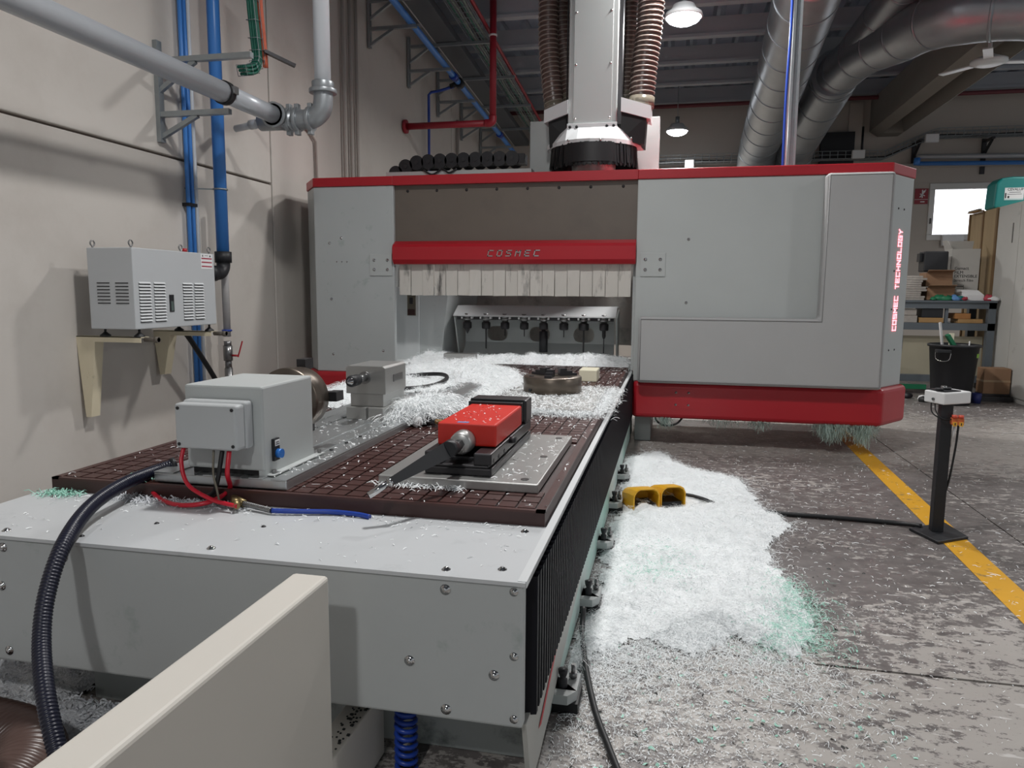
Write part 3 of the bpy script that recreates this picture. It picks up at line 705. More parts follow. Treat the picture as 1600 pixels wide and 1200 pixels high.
# four extraction hoses
def hose(pts, r, label):
    p = bez(pts, 14); t = thing('extraction_hose', label, 'hose', pts[0], 'brown extraction hoses beside the spindle column')
    build(MB().tube(resample(p, .05), r*.96, 18, caps=False), 'wall', hose_brown, t)
    # wire helix around the hose
    q = resample(p, .0018); pitch = .036; hp = []
    N_ = len(q); X = Vector((1, 0, 0))
    for i in range(N_):
        tg = (q[min(i+1, N_-1)]-q[max(i-1, 0)]).normalized(); X = (X-tg*X.dot(tg)).normalized(); Y = tg.cross(X); an = 2*math.pi*i*.0018/pitch
        hp.append(q[i]+X*math.cos(an)*r+Y*math.sin(an)*r)
    build(MB().tube(hp, .0062, 5), 'wire_helix', hose_rib, t)
    build(MB().cyl(pts[0], Vector(pts[0])+(p[4]-p[0]).normalized()*.07, r*1.06, n=20), 'cuff', clear_m, t)
def hp(px, py, y): return P(px, py, 1, y)
hose([hp(867, 174, 5.88), hp(862, 130, 5.89), hp(857, 60, 5.92), hp(858, -20, 5.92), hp(862, -120, 5.92)], .075, 'ribbed brown hose on the outer left of the spindle column')
hose([hp(890, 163, 5.98), hp(884, 100, 6.03), hp(878, 40, 6.05), hp(876, -20, 6.05), hp(878, -120, 6.05)], .075, 'ribbed brown hose squeezed against the left side of the spindle column')
hose([hp(976, 160, 5.98), hp(979, 100, 6.03), hp(982, 40, 6.05), hp(982, -20, 6.05), hp(980, -120, 6.05)], .072, 'ribbed brown hose squeezed against the right side of the spindle column')
hose([hp(1001, 168, 5.88), hp(1006, 110, 5.89), hp(1014, 50, 5.9), hp(1019, -20, 5.9), hp(1020, -120, 5.9)], .095, 'thickest ribbed brown hose on the outer right of the spindle column')
# cable chain on top of the gantry
cc = thing('cable_chain', 'black link cable chain lying on top of the red gantry trim', 'cable chain', (-1.7, 5.85, zt))
path = bez([(-2.27, 5.85, 1.93), (-2.22, 5.85, 2.02), (-2.08, 5.85, 2.085), (-1.9, 5.85, 2.10), (-1.5, 5.85, 2.105), (-1.12, 5.85, 2.105)], 10)
q = resample(path, .098)
for i in range(len(q)-1):
    a, b = q[i], q[i+1]
    lk = build(MB().cyl((a.x, 5.80, a.z), (a.x, 5.82, a.z), .058, n=18).cyl((a.x, 5.95, a.z), (a.x, 5.97, a.z), .058, n=18).bar((a.x, 5.885, a.z), (b.x, 5.885, b.z), .13, .075), 'link', black_plastic, cc)
    build(MB().cyl((a.x, 5.795, a.z), (a.x, 5.801, a.z), .016, n=10), 'pin', dark_steel, lk)
build(MB().box(-2.3, -1.1, 5.78, 6.0, 1.90, 2.02), 'support_tray', grey, cc)
build(MB().tube(bez([(-1.98, 5.77, 2.03), (-1.9, 5.76, 1.99), (-1.82, 5.77, 2.03), (-1.76, 5.76, 2.0), (-1.70, 5.77, 2.03)], 6), .008, 6), 'loose_cable', black_rub, cc)
# vertical aluminium profile with blue cable
po = thing('cable_mast', 'slim aluminium profile mast with blue cable rising from the gantry', 'mast', (.83, 5.95, zt))
m = MB(); m.box(.80, .815, 5.93, 5.99, zt, 4.0); m.box(.845, .86, 5.93, 5.99, zt, 4.0); m.box(.815, .845, 5.95, 5.99, zt, 4.0); build(m, 'profile', zinc, po)
build(MB().tube(bez([(.775, 5.93, zt), (.772, 5.93, 2.5), (.782, 5.93, 3.0), (.776, 5.93, 3.6), (.78, 5.93, 4.0)], 8), .010, 8), 'blue_cable', blue_hose_m, po)
build(MB().tube(bez([(.79, 5.94, 1.96), (.788, 5.94, 2.5), (.792, 5.94, 3.2), (.79, 5.94, 4.0)], 8), .006, 8), 'white_cable', white_pl, po)

# ================================================================== THINGS ON THE TABLE
# ---- rotary axis base plate, headstock, tailstock
pz = TZ+.028
bp_ = thing('rotary_base_plate', 'long aluminium base plate with milled tracks under headstock and tailstock', 'plate', (-1.16, 2.75, TZ))
build(MB().box(-1.36, -.965, 1.705, 3.83, TZ, pz-.003), 'plate', alu, bp_, bevel=.003)
for a, b in ((-1.36, -1.30), (-1.275, -1.235), (-1.21, -1.10), (-1.075, -1.035), (-1.01, -.965)): build(MB().box(a, b, 1.705, 3.83, pz-.003, pz), 'track', alu, bp_)
for i in range(12):
    y = 2.08+i*.11; build(MB().cyl((-1.02, y, pz-.002), (-1.02, y, pz+.0005), .007, n=12), 'bore', dark_steel, bp_); build(MB().cyl((-1.24, y, pz-.002), (-1.24, y, pz+.0005), .006, n=12), 'bore', dark_steel, bp_)
hx0, hx1, hy0, hy1 = -1.268, -1.038, 1.724, 2.0
hd = thing('rotary_headstock', 'grey sheet-metal headstock box with junction box and jaw chuck', 'headstock', (-1.15, 1.9, pz))
build(MB().box(hx0, hx1, hy0, hy1, pz+.014, .818), 'housing', grey, hd, bevel=.006)
build(MB().box(hx0+.01, hx1-.012, hy0+.012, hy1, pz, pz+.014), 'base_gap', black_rub, hd)
build(MB().box(hx1, hx1+.022, hy0+.01, hy1+.03, pz, pz+.003).box(hx1-.02, hx1, hy0+.005, hy1, pz, pz+.02), 'foot_flange', grey, hd)
for y in (hy0+.03, hy1+.015): build(MB().cyl((hx1+.010, y, pz+.003), (hx1+.010, y, pz+.013), .006, n=6), 'bolt', steel, hd)
jx0, jx1, jz0, jz1 = -1.247, -1.068, .66, .778
jb = build(MB().box(jx0, jx1, 1.65, 1.69, jz0, jz1), 'junction_box', mat('junction_grey', 'b3b6b7', .45, 0, .02, 3), hd, bevel=.008, seg=3)
build(MB().box(jx0-.003, jx1+.003, 1.688, hy0, jz0-.003, jz1+.004), 'box_body', mat('junction_grey', 'b3b6b7'), jb, bevel=.008, seg=3)
for x in (jx0+.012, jx1-.012):
    for z in (jz0+.012, jz1-.012): build(MB().cyl((x, 1.648, z), (x, 1.652, z), .0045, n=10), 'lid_screw', dark_steel, jb)
build(MB().box(hx1, hx1+.008, 1.762, 1.79, .612, .672), 'switch_plate', black_plastic, hd)
bt = build(MB().cyl((hx1+.008, 1.778, .631), (hx1+.022, 1.778, .631), .0125, n=20), 'push_button', blue_btn, hd)
build(MB().box(hx1+.008, hx1+.0095, 1.766, 1.788, .652, .668), 'button_label', label_white, hd)
build(MB().box(hx1+.0095, hx1+.010, 1.769, 1.784, .6615, .6635).box(hx1+.0095, hx1+.010, 1.768, 1.786, .656, .658), 'label_print', print_black, hd)
ccx, ccz = -1.137, .735
ck = build(MB().lathe([(.001, 2.02), (.098, 2.02), (.100, 2.035), (.100, 2.055)], (ccx, 0, ccz), (0, 1, 0), 40).lathe([(.093, 2.055), (.095, 2.06), (.095, 2.115), (.090, 2.12), (.03, 2.12), (.03, 2.1), (.001, 2.1)], (ccx, 0, ccz), (0, 1, 0), 40), 'chuck', chuck_m, hd)
for t in (math.pi/2+.0, 0.02, math.pi+.0, -math.pi/2):
    d = Vector((math.cos(t), 0, math.sin(t))); c = Vector((ccx, 0, ccz))
    m = MB()
    for r0, r1, y0, y1 in ((.055, .118, 2.12, 2.135), (.065, .118, 2.135, 2.155), (.085, .118, 2.155, 2.172)):
        a = c+d*r0; b = c+d*r1; m.bar((a.x, (y0+y1)/2, a.z), (b.x, (y0+y1)/2, b.z), y1-y0 if abs(d.z) > .5 else .03, .03 if abs(d.z) > .5 else y1-y0, (1, 0, 0) if abs(d.z) > .5 else (0, 1, 0))
    build(m, 'jaw', dark_steel, ck)
ts = thing('tailstock', 'bright machined tailstock block with a live centre on the base plate', 'tailstock', (-1.13, 2.73, pz))
m = MB(); m.prism([(-1.218, .675), (-1.056, .675), (-1.056, .775), (-1.066, .783), (-1.208, .783), (-1.218, .775)], 1, 2.62, 2.84); build(m, 'head_block', alu_dull, ts, bevel=.002)
build(MB().box(-1.205, -1.07, 2.63, 2.86, .625, .675), 'slide', alu_dull, ts, bevel=.002)
build(MB().box(-1.21, -1.13, 2.60, 2.86, pz, .625).box(-1.118, -1.06, 2.60, 2.86, pz, .625).box(-1.13, -1.118, 2.615, 2.86, pz, .625), 'base_block', alu_dull, ts, bevel=.002)
build(MB().box(-1.0565, -1.053, 2.70, 2.80, .715, .745), 'side_slot', steel, ts, bevel=.008)
qx, qz = -1.140, .738
build(MB().cyl((qx, 2.62, qz), (qx, 2.615, qz), .024, n=24).cyl((qx, 2.62, qz), (qx, 2.55, qz), .015, n=20), 'quill', steel, ts)
build(MB().lathe([(.012, 2.555), (.021, 2.55), (.022, 2.50), (.019, 2.49), (.001, 2.49)], (qx, 0, qz), (0, 1, 0), 24), 'centre_body', black_plastic, ts)
build(MB().lathe([(.014, 2.49), (.013, 2.485), (.0005, 2.462)], (qx, 0, qz), (0, 1, 0), 20), 'centre_point', chrome, ts)

# ---- vise on its plate
vz = TZ+.025
vp = thing('vise_plate', 'flat grey aluminium plate bolted under the red vise', 'plate', (-.54, 2.15, TZ))
build(MB().box(-.762, -.322, 1.828, 2.495, TZ, vz), 'plate', alu_dull, vp, bevel=.003)
for x, y in ((-.365, 1.87), (-.362, 2.15), (-.36, 2.44), (-.72, 2.3)): build(MB().cyl((x, y, vz), (x, y, vz+.002), .011, n=16), 'plug', steel, vp)
vs_ = thing('machine_vise', 'red and black machine vise with a long crank lever', 'vise', (-.55, 2.15, vz))
x0, x1 = -.645, -.457
m = MB(); m.box(x0, x1, 1.872, 2.44, vz, vz+.022); m.box(x0+.008, x1-.008, 1.872, 2.44, vz+.022, vz+.03)
m.box(x0, x0+.05, 1.872, 2.44, vz+.03, .638); m.box(x1-.05, x1, 1.872, 2.44, vz+.03, .638); m.box(x0+.05, x1-.05, 1.93, 2.44, vz+.0, .615); build(m, 'body', dark_steel, vs_, bevel=.004)
build(MB().box(x0-.002, x1+.002, 2.345, 2.44, .638, .715), 'fixed_jaw', dark_steel, vs_, bevel=.006)
build(MB().box(x0+.004, x1-.004, 2.335, 2.345, .650, .718), 'jaw_plate', black_plastic, vs_, bevel=.002)
build(MB().box(x0+.004, x1-.004, 2.305, 2.318, .650, .712), 'jaw_plate', black_plastic, vs_, bevel=.002)
sl = build(MB().box(-.632, -.462, 1.948, 2.306, .640, .704), 'sliding_jaw', red_bright, vs_, bevel=.006, seg=3)
build(MB().box(-.578, -.545, 1.956, 1.975, .7041, .7046), 'rating_plate', mat('plate_blue', '8490c0', .4, .2, 0), sl)
vc = (-.553, .655)
build(MB().lathe([(.001, 1.90), (.026, 1.90), (.031, 1.905), (.031, 1.925), (.033, 1.928), (.033, 1.96), (.001, 1.96)], (vc[0], 0, vc[1]), (0, 1, 0), 32), 'spindle_collar', alu_dull, vs_)
build(MB().cyl((vc[0], 1.90, vc[1]), (vc[0], 1.80, vc[1]), .014, n=6).cyl((vc[0], 1.86, vc[1]), (vc[0], 1.82, vc[1]), .017, n=20), 'spindle_nut', dark_steel, vs_)
for y in (1.90, 1.96, 2.03): build(MB().cyl((x1, y, .613), (x1+.001, y, .613), .007, n=12), 'bolt_hole', black_rub, vs_)
build(MB().cyl((x1, 2.10, .632), (x1+.02, 2.10, .632), .010, n=14), 'side_stop', black_plastic, vs_)
# crank lever: hub, tapering flat arm, steel grip
hb = Vector((vc[0], 1.80, .662)); en = P(583, 770, 1, 1.60); gp = P(612, 752, 1, 1.63)
lv = build(MB().cyl((hb.x, 1.79, hb.z), (hb.x, 1.825, hb.z), .022, n=24), 'crank_lever', black_plastic, vs_)
m = MB(); d = (gp-hb).normalized(); n_ = d.cross(Vector((0, 1, 0))).normalized(); w0_, w1_ = .022, .010; t_ = Vector((0, .008, 0))
m.hexa([hb-n_*w0_-t_, hb+n_*w0_-t_, gp+n_*w1_-t_, gp-n_*w1_-t_, hb-n_*w0_+t_, hb+n_*w0_+t_, gp+n_*w1_+t_, gp-n_*w1_+t_]); build(m, 'arm', black_plastic, lv)
build(MB().cyl(gp, gp+(en-gp).normalized()*.008, .011, n=16).cyl(gp, en+(en-gp)*.25, .0085, n=16), 'grip', chrome, lv)
# ---- hammer
hm = thing('mallet', 'soft-face mallet with white nylon head and wooden handle', 'mallet', (-.93, 2.70, TZ))
a = P(645, 660, 2, .568); ax = Vector((.35, .94, 0)).normalized(); hh = Vector((a.x+.01, a.y-.01, TZ+.019))
build(MB().lathe([(.001, 0), (.015, .001), (.019, .006), (.019, .03), (.016, .034)], hh, ax, 20), 'nylon_face', white_pl, hm)
build(MB().cyl(hh+ax*.03, hh+ax*.095, .0175, n=20), 'head', black_plastic, hm)
ha = Vector((.95, -.30, 0)).normalized(); hc = hh+ax*.062
build(MB().cyl(hc, hc+ha*.055, .014, .012, n=14), 'collar', black_plastic, hm); build(MB().cyl(hc+ha*.05, hc+ha*.20, .0105, .0125, n=14), 'handle', wood_m, hm)
# ---- second plate with the flat jaw chuck
p2z = TZ+.022
sp = tag(build(MB().box(-.775, -.312, 3.08, 3.86, TZ, p2z), 'chuck_plate', alu_dull, bevel=.002), 'grey plate strewn with swarf beneath the flat jaw chuck', 'plate')
rc = thing('jaw_chuck', 'round brown steel jaw chuck lying flat on its plate', 'chuck', (-.575, 3.62, p2z))
c = (-.572, 3.63)
build(MB().lathe([(.001, p2z), (.142, p2z), (.146, p2z+.004), (.146, p2z+.075), (.141, p2z+.08), (.03, p2z+.08), (.03, p2z+.06), (.001, p2z+.06)], (*c, 0), n=48), 'body', chuck_m, rc)
for k in range(3):
    t = k*2*math.pi/3+.5; d = Vector((math.cos(t), math.sin(t), 0)); m = MB()
    for r0, r1, z0, z1 in ((.035, .125, .08, .092), (.035, .10, .092, .104), (.035, .07, .104, .116)):
        m.bar(Vector((*c, p2z+(z0+z1)/2))+d*r0, Vector((*c, p2z+(z0+z1)/2))+d*r1, .036, z1-z0)
    build(m, 'jaw', dark_steel, rc)
for k in range(3):
    t = k*2*math.pi/3+1.55; build(MB().cyl((c[0]+.11*math.cos(t), c[1]+.11*math.sin(t), p2z+.08), (c[0]+.11*math.cos(t), c[1]+.11*math.sin(t), p2z+.083), .012, n=14), 'bolt', black_rub, rc)
build(MB().cyl((c[0]-.09, c[1]-.112, p2z+.018), (c[0]-.095, c[1]-.118, p2z+.018), .008, n=12), 'key_hole', black_rub, rc)
tag(build(MB().box(-.515, -.41, 4.25, 4.42, TZ, TZ+.07), 'resin_block', ivory, bevel=.006), 'ivory plastic block standing behind the flat jaw chuck', 'block')
a = P(693, 572, 2, TZ); b_ = P(741, 573, 2, TZ)
tag(build(MB().box(a.x, b_.x, a.y, a.y+.10, TZ, TZ+.088), 'steel_block', alu_dull, bevel=.003), 'plain grey metal block at the far end of the table', 'block')
rg = [Vector((-1.345+.19*math.cos(t), 3.66+.30*math.sin(t), pz+.022+.008*math.sin(t*2))) for t in np.linspace(0, 2*math.pi, 49)]
tag(build(MB().tube(rg, .011, 10, caps=False), 'rubber_ring', black_rub), 'black rubber drive belt loop lying in white swarf behind the tailstock', 'belt')

# ---- hoses and cables at the headstock
hz = BT
h1 = thing('conduit_hose', 'thick black corrugated conduit arching down over the front cover', 'hose', (-1.3, 1.3, .0))
pts = bez([P(275, 725, 2, TZ+.03), P(240, 737, 1, 1.74), P(190, 758, 1, 1.60), P(140, 793, 1, 1.45), P(100, 850, 1, 1.30), P(74, 925, 1, 1.22), P(65, 1000, 1, 1.16), P(72, 1090, 1, 1.08), P(95, 1195, 1, 1.02), P(108, 1245, 1, 1.0)], 16)
build(corrugated(pts, .0155, .0075, .0022, 14), 'corrugated_tube', black_blue, h1)
build(MB().cyl(pts[0], pts[3], .021, n=20), 'end_fitting', black_plastic, h1)
rh = tag(build(MB().tube(bez([(-1.236, 1.67, .664), (-1.232, 1.65, .62), (-1.20, 1.63, .57), (-1.13, 1.62, .54), (-1.08, 1.615, .532), (-1.05, 1.61, .530)], 10), .0055, 8), 'red_air_hose', red_hose_m), 'red air hose hanging from the left of the junction box', 'hose')
p_ = [P(565+0, 0, 2, .5)]
loop = [(-1.105, 1.67, .655), (-1.103, 1.655, .60), P(358, 765, 2, .545), P(325, 785, 2, .53), P(280, 789, 2, .522), P(248, 778, 2, .522), P(235, 760, 2, .53), P(243, 747, 2, .545)]
tag(build(MB().tube(bez(loop, 10), .0062, 8), 'red_hose_loop', red_hose_m), 'red hose curling in a loop before the brown table edge', 'hose')
tag(build(MB().tube(bez([(-1.125, 1.67, .655), (-1.125, 1.655, .61), (-1.135, 1.655, .57), (-1.15, 1.66, .545), (-1.18, 1.665, .53)], 10), .006, 8), 'black_cable', black_rub), 'short black cable hanging under the junction box', 'cable')
tag(build(MB().tube(bez([(-1.15, 1.67, .655), (-1.14, 1.65, .60), (-1.125, 1.64, .56), (-1.12, 1.64, .53)], 10), .003, 6), 'clear_tube', clear_m), 'thin clear tube hanging under the junction box', 'tube')
co = thing('hose_coupling', 'brass and steel hose coupling joining red and blue air hoses', 'coupling', (-1.0, 1.6, .53))
q0, q1, q2, q3 = Vector((-1.05, 1.61, .530)), P(365, 778, 2, .528), P(382, 787, 2, .526), P(425, 798, 2, .522)
build(MB().cyl(q0, q1, .008, n=14).cyl(q0+(q1-q0)*.3, q0+(q1-q0)*.8, .0105, n=6).cyl(q1, q2, .010, n=6), 'fitting', mat('brass', '8a7a55', .4, .7, .1, 20), co)
build(corrugated(bez([q2, (q2+q3)/2, q3], 10), .006, .006, .0015, 10), 'spring_guard', steel, co)
tag(build(MB().tube(bez([q3, P(460, 799, 2, .521), P(520, 800, 2, .520), P(560, 804, 2, .519), P(578, 808, 2, .517)], 10), .0065, 8), 'blue_air_hose', blue_hose_m), 'blue air hose lying along the brown table edge', 'hose')

# ---- guard panel in front
gp_ = thing('guard_panel', 'beige sheet-metal guard panel standing before the machine bed', 'guard panel', (-.64, .8, 0))
build(MB().box(-.682, -.609, -.6, 1.22, 0, .541), 'panel', beige_paint, gp_, bevel=.008, seg=3)
build(MB().box(-.685, -.682, 1.12, 1.21, .50, .532), 'slot', black_rub, gp_, bevel=.001)
lx = P(548, 1150, 2, .155).x; build(MB().box(-.68, lx, 1.222, 1.50, 0, .155), 'ledge', beige_paint, gp_, bevel=.004)
N_ = 60; m = MB()
for i in range(N_):
    x, y = random.uniform(-.66, lx-.004), random.uniform(1.24, 1.48); s_ = random.uniform(.0015, .003); m.box(x-s_, x+s_, y-s_, y+s_, .155, .155+s_)
tag(build(m, 'swarf_crumbs', flake_dark), 'dark swarf crumbs on the ledge beside the guard panel', 'swarf', kind='stuff')
# blue coiled air hose under the cover
cp = []
a0, a1 = P(634, 1100, 1, 1.46), P(636, 1260, 1, 1.46)
for i in range(13*14):
    t = i/14; f_ = i/(13*14); c_ = a0+(a1-a0)*f_; cp.append((c_.x+.022*math.cos(t*2*math.pi), c_.y+.022*math.sin(t*2*math.pi), c_.z))
tag(build(MB().tube(cp, .0055, 8), 'coiled_hose', blue_hose_m), 'blue coiled air hose hanging under the front cover', 'hose')
# brown duct hoses at the left
def floor_hose(pts, r, label):
    p = bez(pts, 14); o = build(corrugated(p, r, .016, .006, 28), 'floor_duct_hose', hose_brown); return tag(o, label, 'hose')
floor_hose([(-2.1, 1.20, .078), (-1.75, 1.25, .078), (-1.48, 1.26, .078), (-1.32, 1.22, .078), (-1.24, 1.08, .078), (-1.22, .75, .078)], .070, 'fat brown ribbed duct hose curving on the floor beside the conduit')
floor_hose([(-2.6, 1.72, .09), (-2.3, 1.73, .09), (-2.02, 1.75, .09), (-1.92, 1.85, .09), (-1.88, 2.05, .09)], .075, 'brown ribbed duct hose lying under the left of the front cover')

# ================================================================== LEFT WALL
# chiller on brackets
ch_ = thing('wall_chiller', 'grey louvred cooling unit standing on two wall brackets', 'cooling unit', (-2.74, 3.5, .83))
cx0, cx1, cy0, cy1, cz0, cz1 = -2.86, -2.60, 3.19, 3.86, .868, 1.272
cs = build(MB().box(cx0, cx1, cy0, cy1, cz0, cz1), 'casing', mat('chiller_paint', 'b9bcbe', .4, 0, .02, 3), ch_, bevel=.004)
def louvre_side(y0, y1, n, z0, z1):
    for i in range(n):
        z = z0+(z1-z0)*i/(n-1)
        l = build(MB().add([(cx1+.0005, y0, z+.010), (cx1+.0005, y1, z+.010), (cx1+.008, y1, z+.001), (cx1+.008, y0, z+.001), (cx1+.0005, y0, z+.001), (cx1+.0005, y1, z+.001)], [(0, 1, 2, 3), (3, 2, 5, 4), (0, 3, 4), (1, 5, 2)]), 'louvre', white_paint, ch_)
        build(MB().box(cx1, cx1+.0012, y0, y1, z-.0035, z+.0005), 'slot', black_rub, l)
for y0, y1 in ((3.225, 3.31), (3.335, 3.42), (3.565, 3.645), (3.665, 3.745)): louvre_side(y0, y1, 13, .905, 1.095)
for x0_, x1_ in ((-2.81, -2.737), (-2.704, -2.63)):
    for i in range(7):
        z = .995+.1*i/6; build(MB().box(x0_, x1_, cy0-.0015, cy0, z, z+.005), 'louvre', black_rub, ch_)
build(MB().box(cx1, cx1+.004, 3.45, 3.485, .95, 1.04), 'level_window', black_plastic, ch_, bevel=.001); build(MB().box(cx1+.004, cx1+.005, 3.458, 3.478, .955, 1.005), 'sight_glass', mat('sight', '56625f', .2, 0, 0), ch_)
lb = build(MB().box(cx1, cx1+.001, 3.735, 3.84, 1.185, 1.268), 'warning_label', label_white, ch_)
for z in (1.243, 1.222, 1.199): build(MB().box(cx1+.001, cx1+.0014, 3.740, 3.835, z-.004, z+.003), 'print_band', print_red, lb)
build(MB().box(cx1+.001, cx1+.0014, 3.748, 3.756, 1.252, 1.262).box(cx1+.001, cx1+.0014, 3.815, 3.825, 1.252, 1.262).box(cx1+.001, cx1+.0014, 3.77, 3.80, 1.258, 1.260), 'print_marks', print_black, lb)
for x, y in ((-2.84, 3.21), (-2.62, 3.21), (-2.62, 3.59), (-2.62, 3.84)):
    r_ = [(x, y+.014*math.cos(t), cz1+.022+.014*math.sin(t)) for t in np.linspace(0, 2*math.pi, 17)]
    build(MB().tube(r_, .0035, 6, caps=False).cyl((x, y, cz1), (x, y, cz1+.010), .005, n=8), 'eye_bolt', steel, ch_)
build(MB().cyl((-2.66, 3.68, cz1), (-2.66, 3.68, cz1+.022), .013, n=12), 'cap', red, ch_)
for x in (-2.83, -2.63):
    for y in (3.25, 3.83): build(MB().cyl((x, y, .838), (x, y, cz0), .006, n=8).lathe([(.026, .828), (.026, .834), (.012, .845), (.008, .85)], (x, y, 0), n=16), 'foot', black_plastic, ch_)
for y, lb_, le in ((3.25, 'cream wall bracket with long leg under the near end of the cooling unit', .42), (3.83, 'cream wall bracket with short leg under the far end of the cooling unit', .26)):
    br = thing('wall_bracket', lb_, 'bracket', (WX, y, .6), 'cream brackets under the cooling unit')
    build(MB().box(WX, -2.60, y-.03, y-.027, .80, .828).box(WX, -2.60, y-.03, y+.03, .824, .828), 'arm', cream_paint, br)
    build(MB().hexa([(WX+.03, y-.03, .828-le), (WX+.06, y-.03, .828-le), (WX+.06, y+.03, .828-le), (WX+.03, y+.03, .828-le), (WX+.0, y-.03, .80), (WX+.11, y-.03, .80), (WX+.11, y+.03, .80), (WX+.0, y+.03, .80)]), 'leg', cream_paint, br)
    build(MB().cyl((-2.60, y, .815), (-2.52, y, .815), .012, n=10).cyl((-2.54, y, .815), (-2.52, y, .815), .017, n=6), 'end_fitting', mat('dirty_metal', '6e675f', .7, .3, .3, 30), br)
# big blue pipe with black elbow, lower grey pipe and valve
bpz = thing('blue_air_main', 'thick glossy blue vertical air pipe with black elbow', 'pipe', (-2.83, 4.30, 1.2))
build(MB().cyl((-2.83, 4.30, 1.27), (-2.83, 4.30, 4.2), .0385, n=24), 'pipe', blue_pipe_m, bpz)
build(MB().cyl((-2.83, 4.30, 1.24), (-2.83, 4.30, 1.31), .052, n=20).tube(bez([(-2.83, 4.30, 1.26), (-2.83, 4.295, 1.21), (-2.83, 4.265, 1.178), (-2.83, 4.22, 1.17), (-2.83, 4.12, 1.17)], 8), .042, 18).cyl((-2.83, 4.20, 1.17), (-2.83, 4.13, 1.17), .05, n=20), 'elbow', black_plastic, bpz)
build(MB().tube([(-2.83+.041*math.cos(t), 4.30+.041*math.sin(t), 1.70) for t in np.linspace(0, 6.283, 21)], .006, 6, caps=False).bar((-2.87, 4.28, 1.70), (WX, 4.15, 1.69), .008), 'pipe_clamp', zinc, bpz)
dp = thing('drain_pipe', 'pale grey vertical pipe with ball valve below the blue elbow', 'pipe', (-2.85, 4.37, .2))
build(MB().cyl((-2.87, 4.37, .76), (-2.87, 4.37, 1.6), .024, n=16), 'pipe', mat('pale_pipe', 'b9b7b6', .5, 0, .03, 4), dp)
build(MB().cyl((-2.87, 4.37, .60), (-2.87, 4.37, .70), .030, n=8).cyl((-2.87, 4.37, .54), (-2.87, 4.37, .62), .022, n=14).cyl((-2.87, 4.37, .2), (-2.87, 4.37, .55), .026, n=14).cyl((-2.87, 4.37, .70), (-2.87, 4.37, .73), .024, n=14), 'valve', steel, dp)
build(MB().cyl((-2.84, 4.37, .635), (-2.80, 4.37, .635), .007, n=8).bar((-2.80, 4.375, .625), (-2.78, 4.40, .73), .012, .006), 'valve_handle', red, dp)
build(MB().tube([(-2.87+.027*math.cos(t), 4.37+.027*math.sin(t), .80) for t in np.linspace(0, 6.283, 21)], .007, 6, caps=False), 'hose_clip', blue_hose_m, dp)
for dy, lb_ in ((-.03, 'thin blue wall pipe running down behind the cooling unit'), (.012, 'slim blue wall pipe hugging the white conduit')):
    t = thing('blue_wall_pipe', lb_, 'pipe', (-2.95, 4.18+dy, .2), 'thin blue wall pipes')
    build(MB().cyl((-2.95, 4.17+dy, .2), (-2.95, 4.17+dy, 4.2), .013, n=12), 'pipe', blue_pipe_m, t)
    build(MB().box(-2.98, -2.93, 4.15+dy, 4.19+dy, 1.58, 1.60), 'clip', black_plastic, t); build(MB().box(-2.98, -2.93, 4.15+dy, 4.19+dy, 2.9, 2.92), 'clip', zinc, t)
tag(build(MB().cyl((-2.96, 4.235, .2), (-2.96, 4.235, 4.2), .012, n=12), 'white_conduit', white_pipe), 'white conduit beside the thin blue wall pipes', 'conduit')
tag(build(MB().tube(bez([P(290, 520, 0, -2.83), P(310, 550, 0, -2.83), P(340, 600, 0, -2.83), P(350, 640, 0, -2.83)], 8), .016, 10), 'drain_hose', black_rub), 'black hose slanting down from below the cooling unit', 'hose')
# bracket holding the silver pipe
def wall_bracket(y, zbot, h, arms, label, w=.022):
    t = thing('pipe_bracket', label, 'bracket', (WX, y, zbot), 'galvanised pipe brackets on the wall')
    build(MB().box(WX, WX+.028, y-w, y+w, zbot, zbot+h), 'upright', zinc, t)
    for zz, L in arms:
        build(MB().box(WX+.02, WX+L, y-w*.8, y+w*.8, zz-.018, zz+.012), 'arm', zinc, t)
        build(MB().bar((WX+.02, y, max(zz-.17, zbot+.03)), (WX+min(.26, L*.6), y, zz-.015), .026, .026), 'brace', zinc, t)
wall_bracket(3.94, 1.925, .57, ((2.385, .62), (2.085, .47)), 'galvanised double-arm bracket carrying the silver pipe')
def zbk(y): return 3.417-.075*(y-7.07)
lbs = ['by the red sprinkler riser', 'nearest the blue pipe valve', 'above the red sprinkler elbow', 'above the cable chain', 'beside the far end of the cable tray']
for y, l_ in zip((6.0, 7.08, 8.19, 9.25, 10.32, 11.39), ['galvanised wall bracket above the vertical grey conduits'] + ['galvanised wall bracket ' + s for s in lbs]):
    wall_bracket(y, zbk(y), .54, ((zbk(y)+.44, 1.0), (zbk(y)+.18, .5)), l_)
# silver header pipe, tee, elbow, white riser
sp_ = thing('silver_pipe', 'large silver header pipe with cast elbow joining a white riser', 'pipe', (-2.45, 3.5, 2.1))
zs = 2.145; pp = lambda y: Vector((-2.45, y, zs-.0))
build(MB().cyl((-2.45, -2, zs), (-2.45, 3.80, zs), .056, n=28), 'pipe', silver_pipe, sp_)
build(MB().cyl((-2.45, 3.80, zs), (-2.45, 4.40, zs), .053, n=28), 'reducer_pipe', silver_pipe, sp_)
cp_ = build(MB().cyl((-2.45, 3.775, zs), (-2.45, 3.815, zs), .064, n=28), 'coupling', black_rub, sp_); build(MB().box(-2.40, -2.375, 3.78, 3.82, zs-.01, zs+.03), 'clamp_bolt', steel, cp_)
Rv = Vector((-2.165, 4.40, zs+.22))
build(MB().cyl((-2.45, 4.30, zs), (-2.45, 4.47, zs), .066, n=24).cyl((-2.45, 4.30, zs), (-2.45, 4.33, zs), .078, n=24), 'tee', cast_m, sp_)
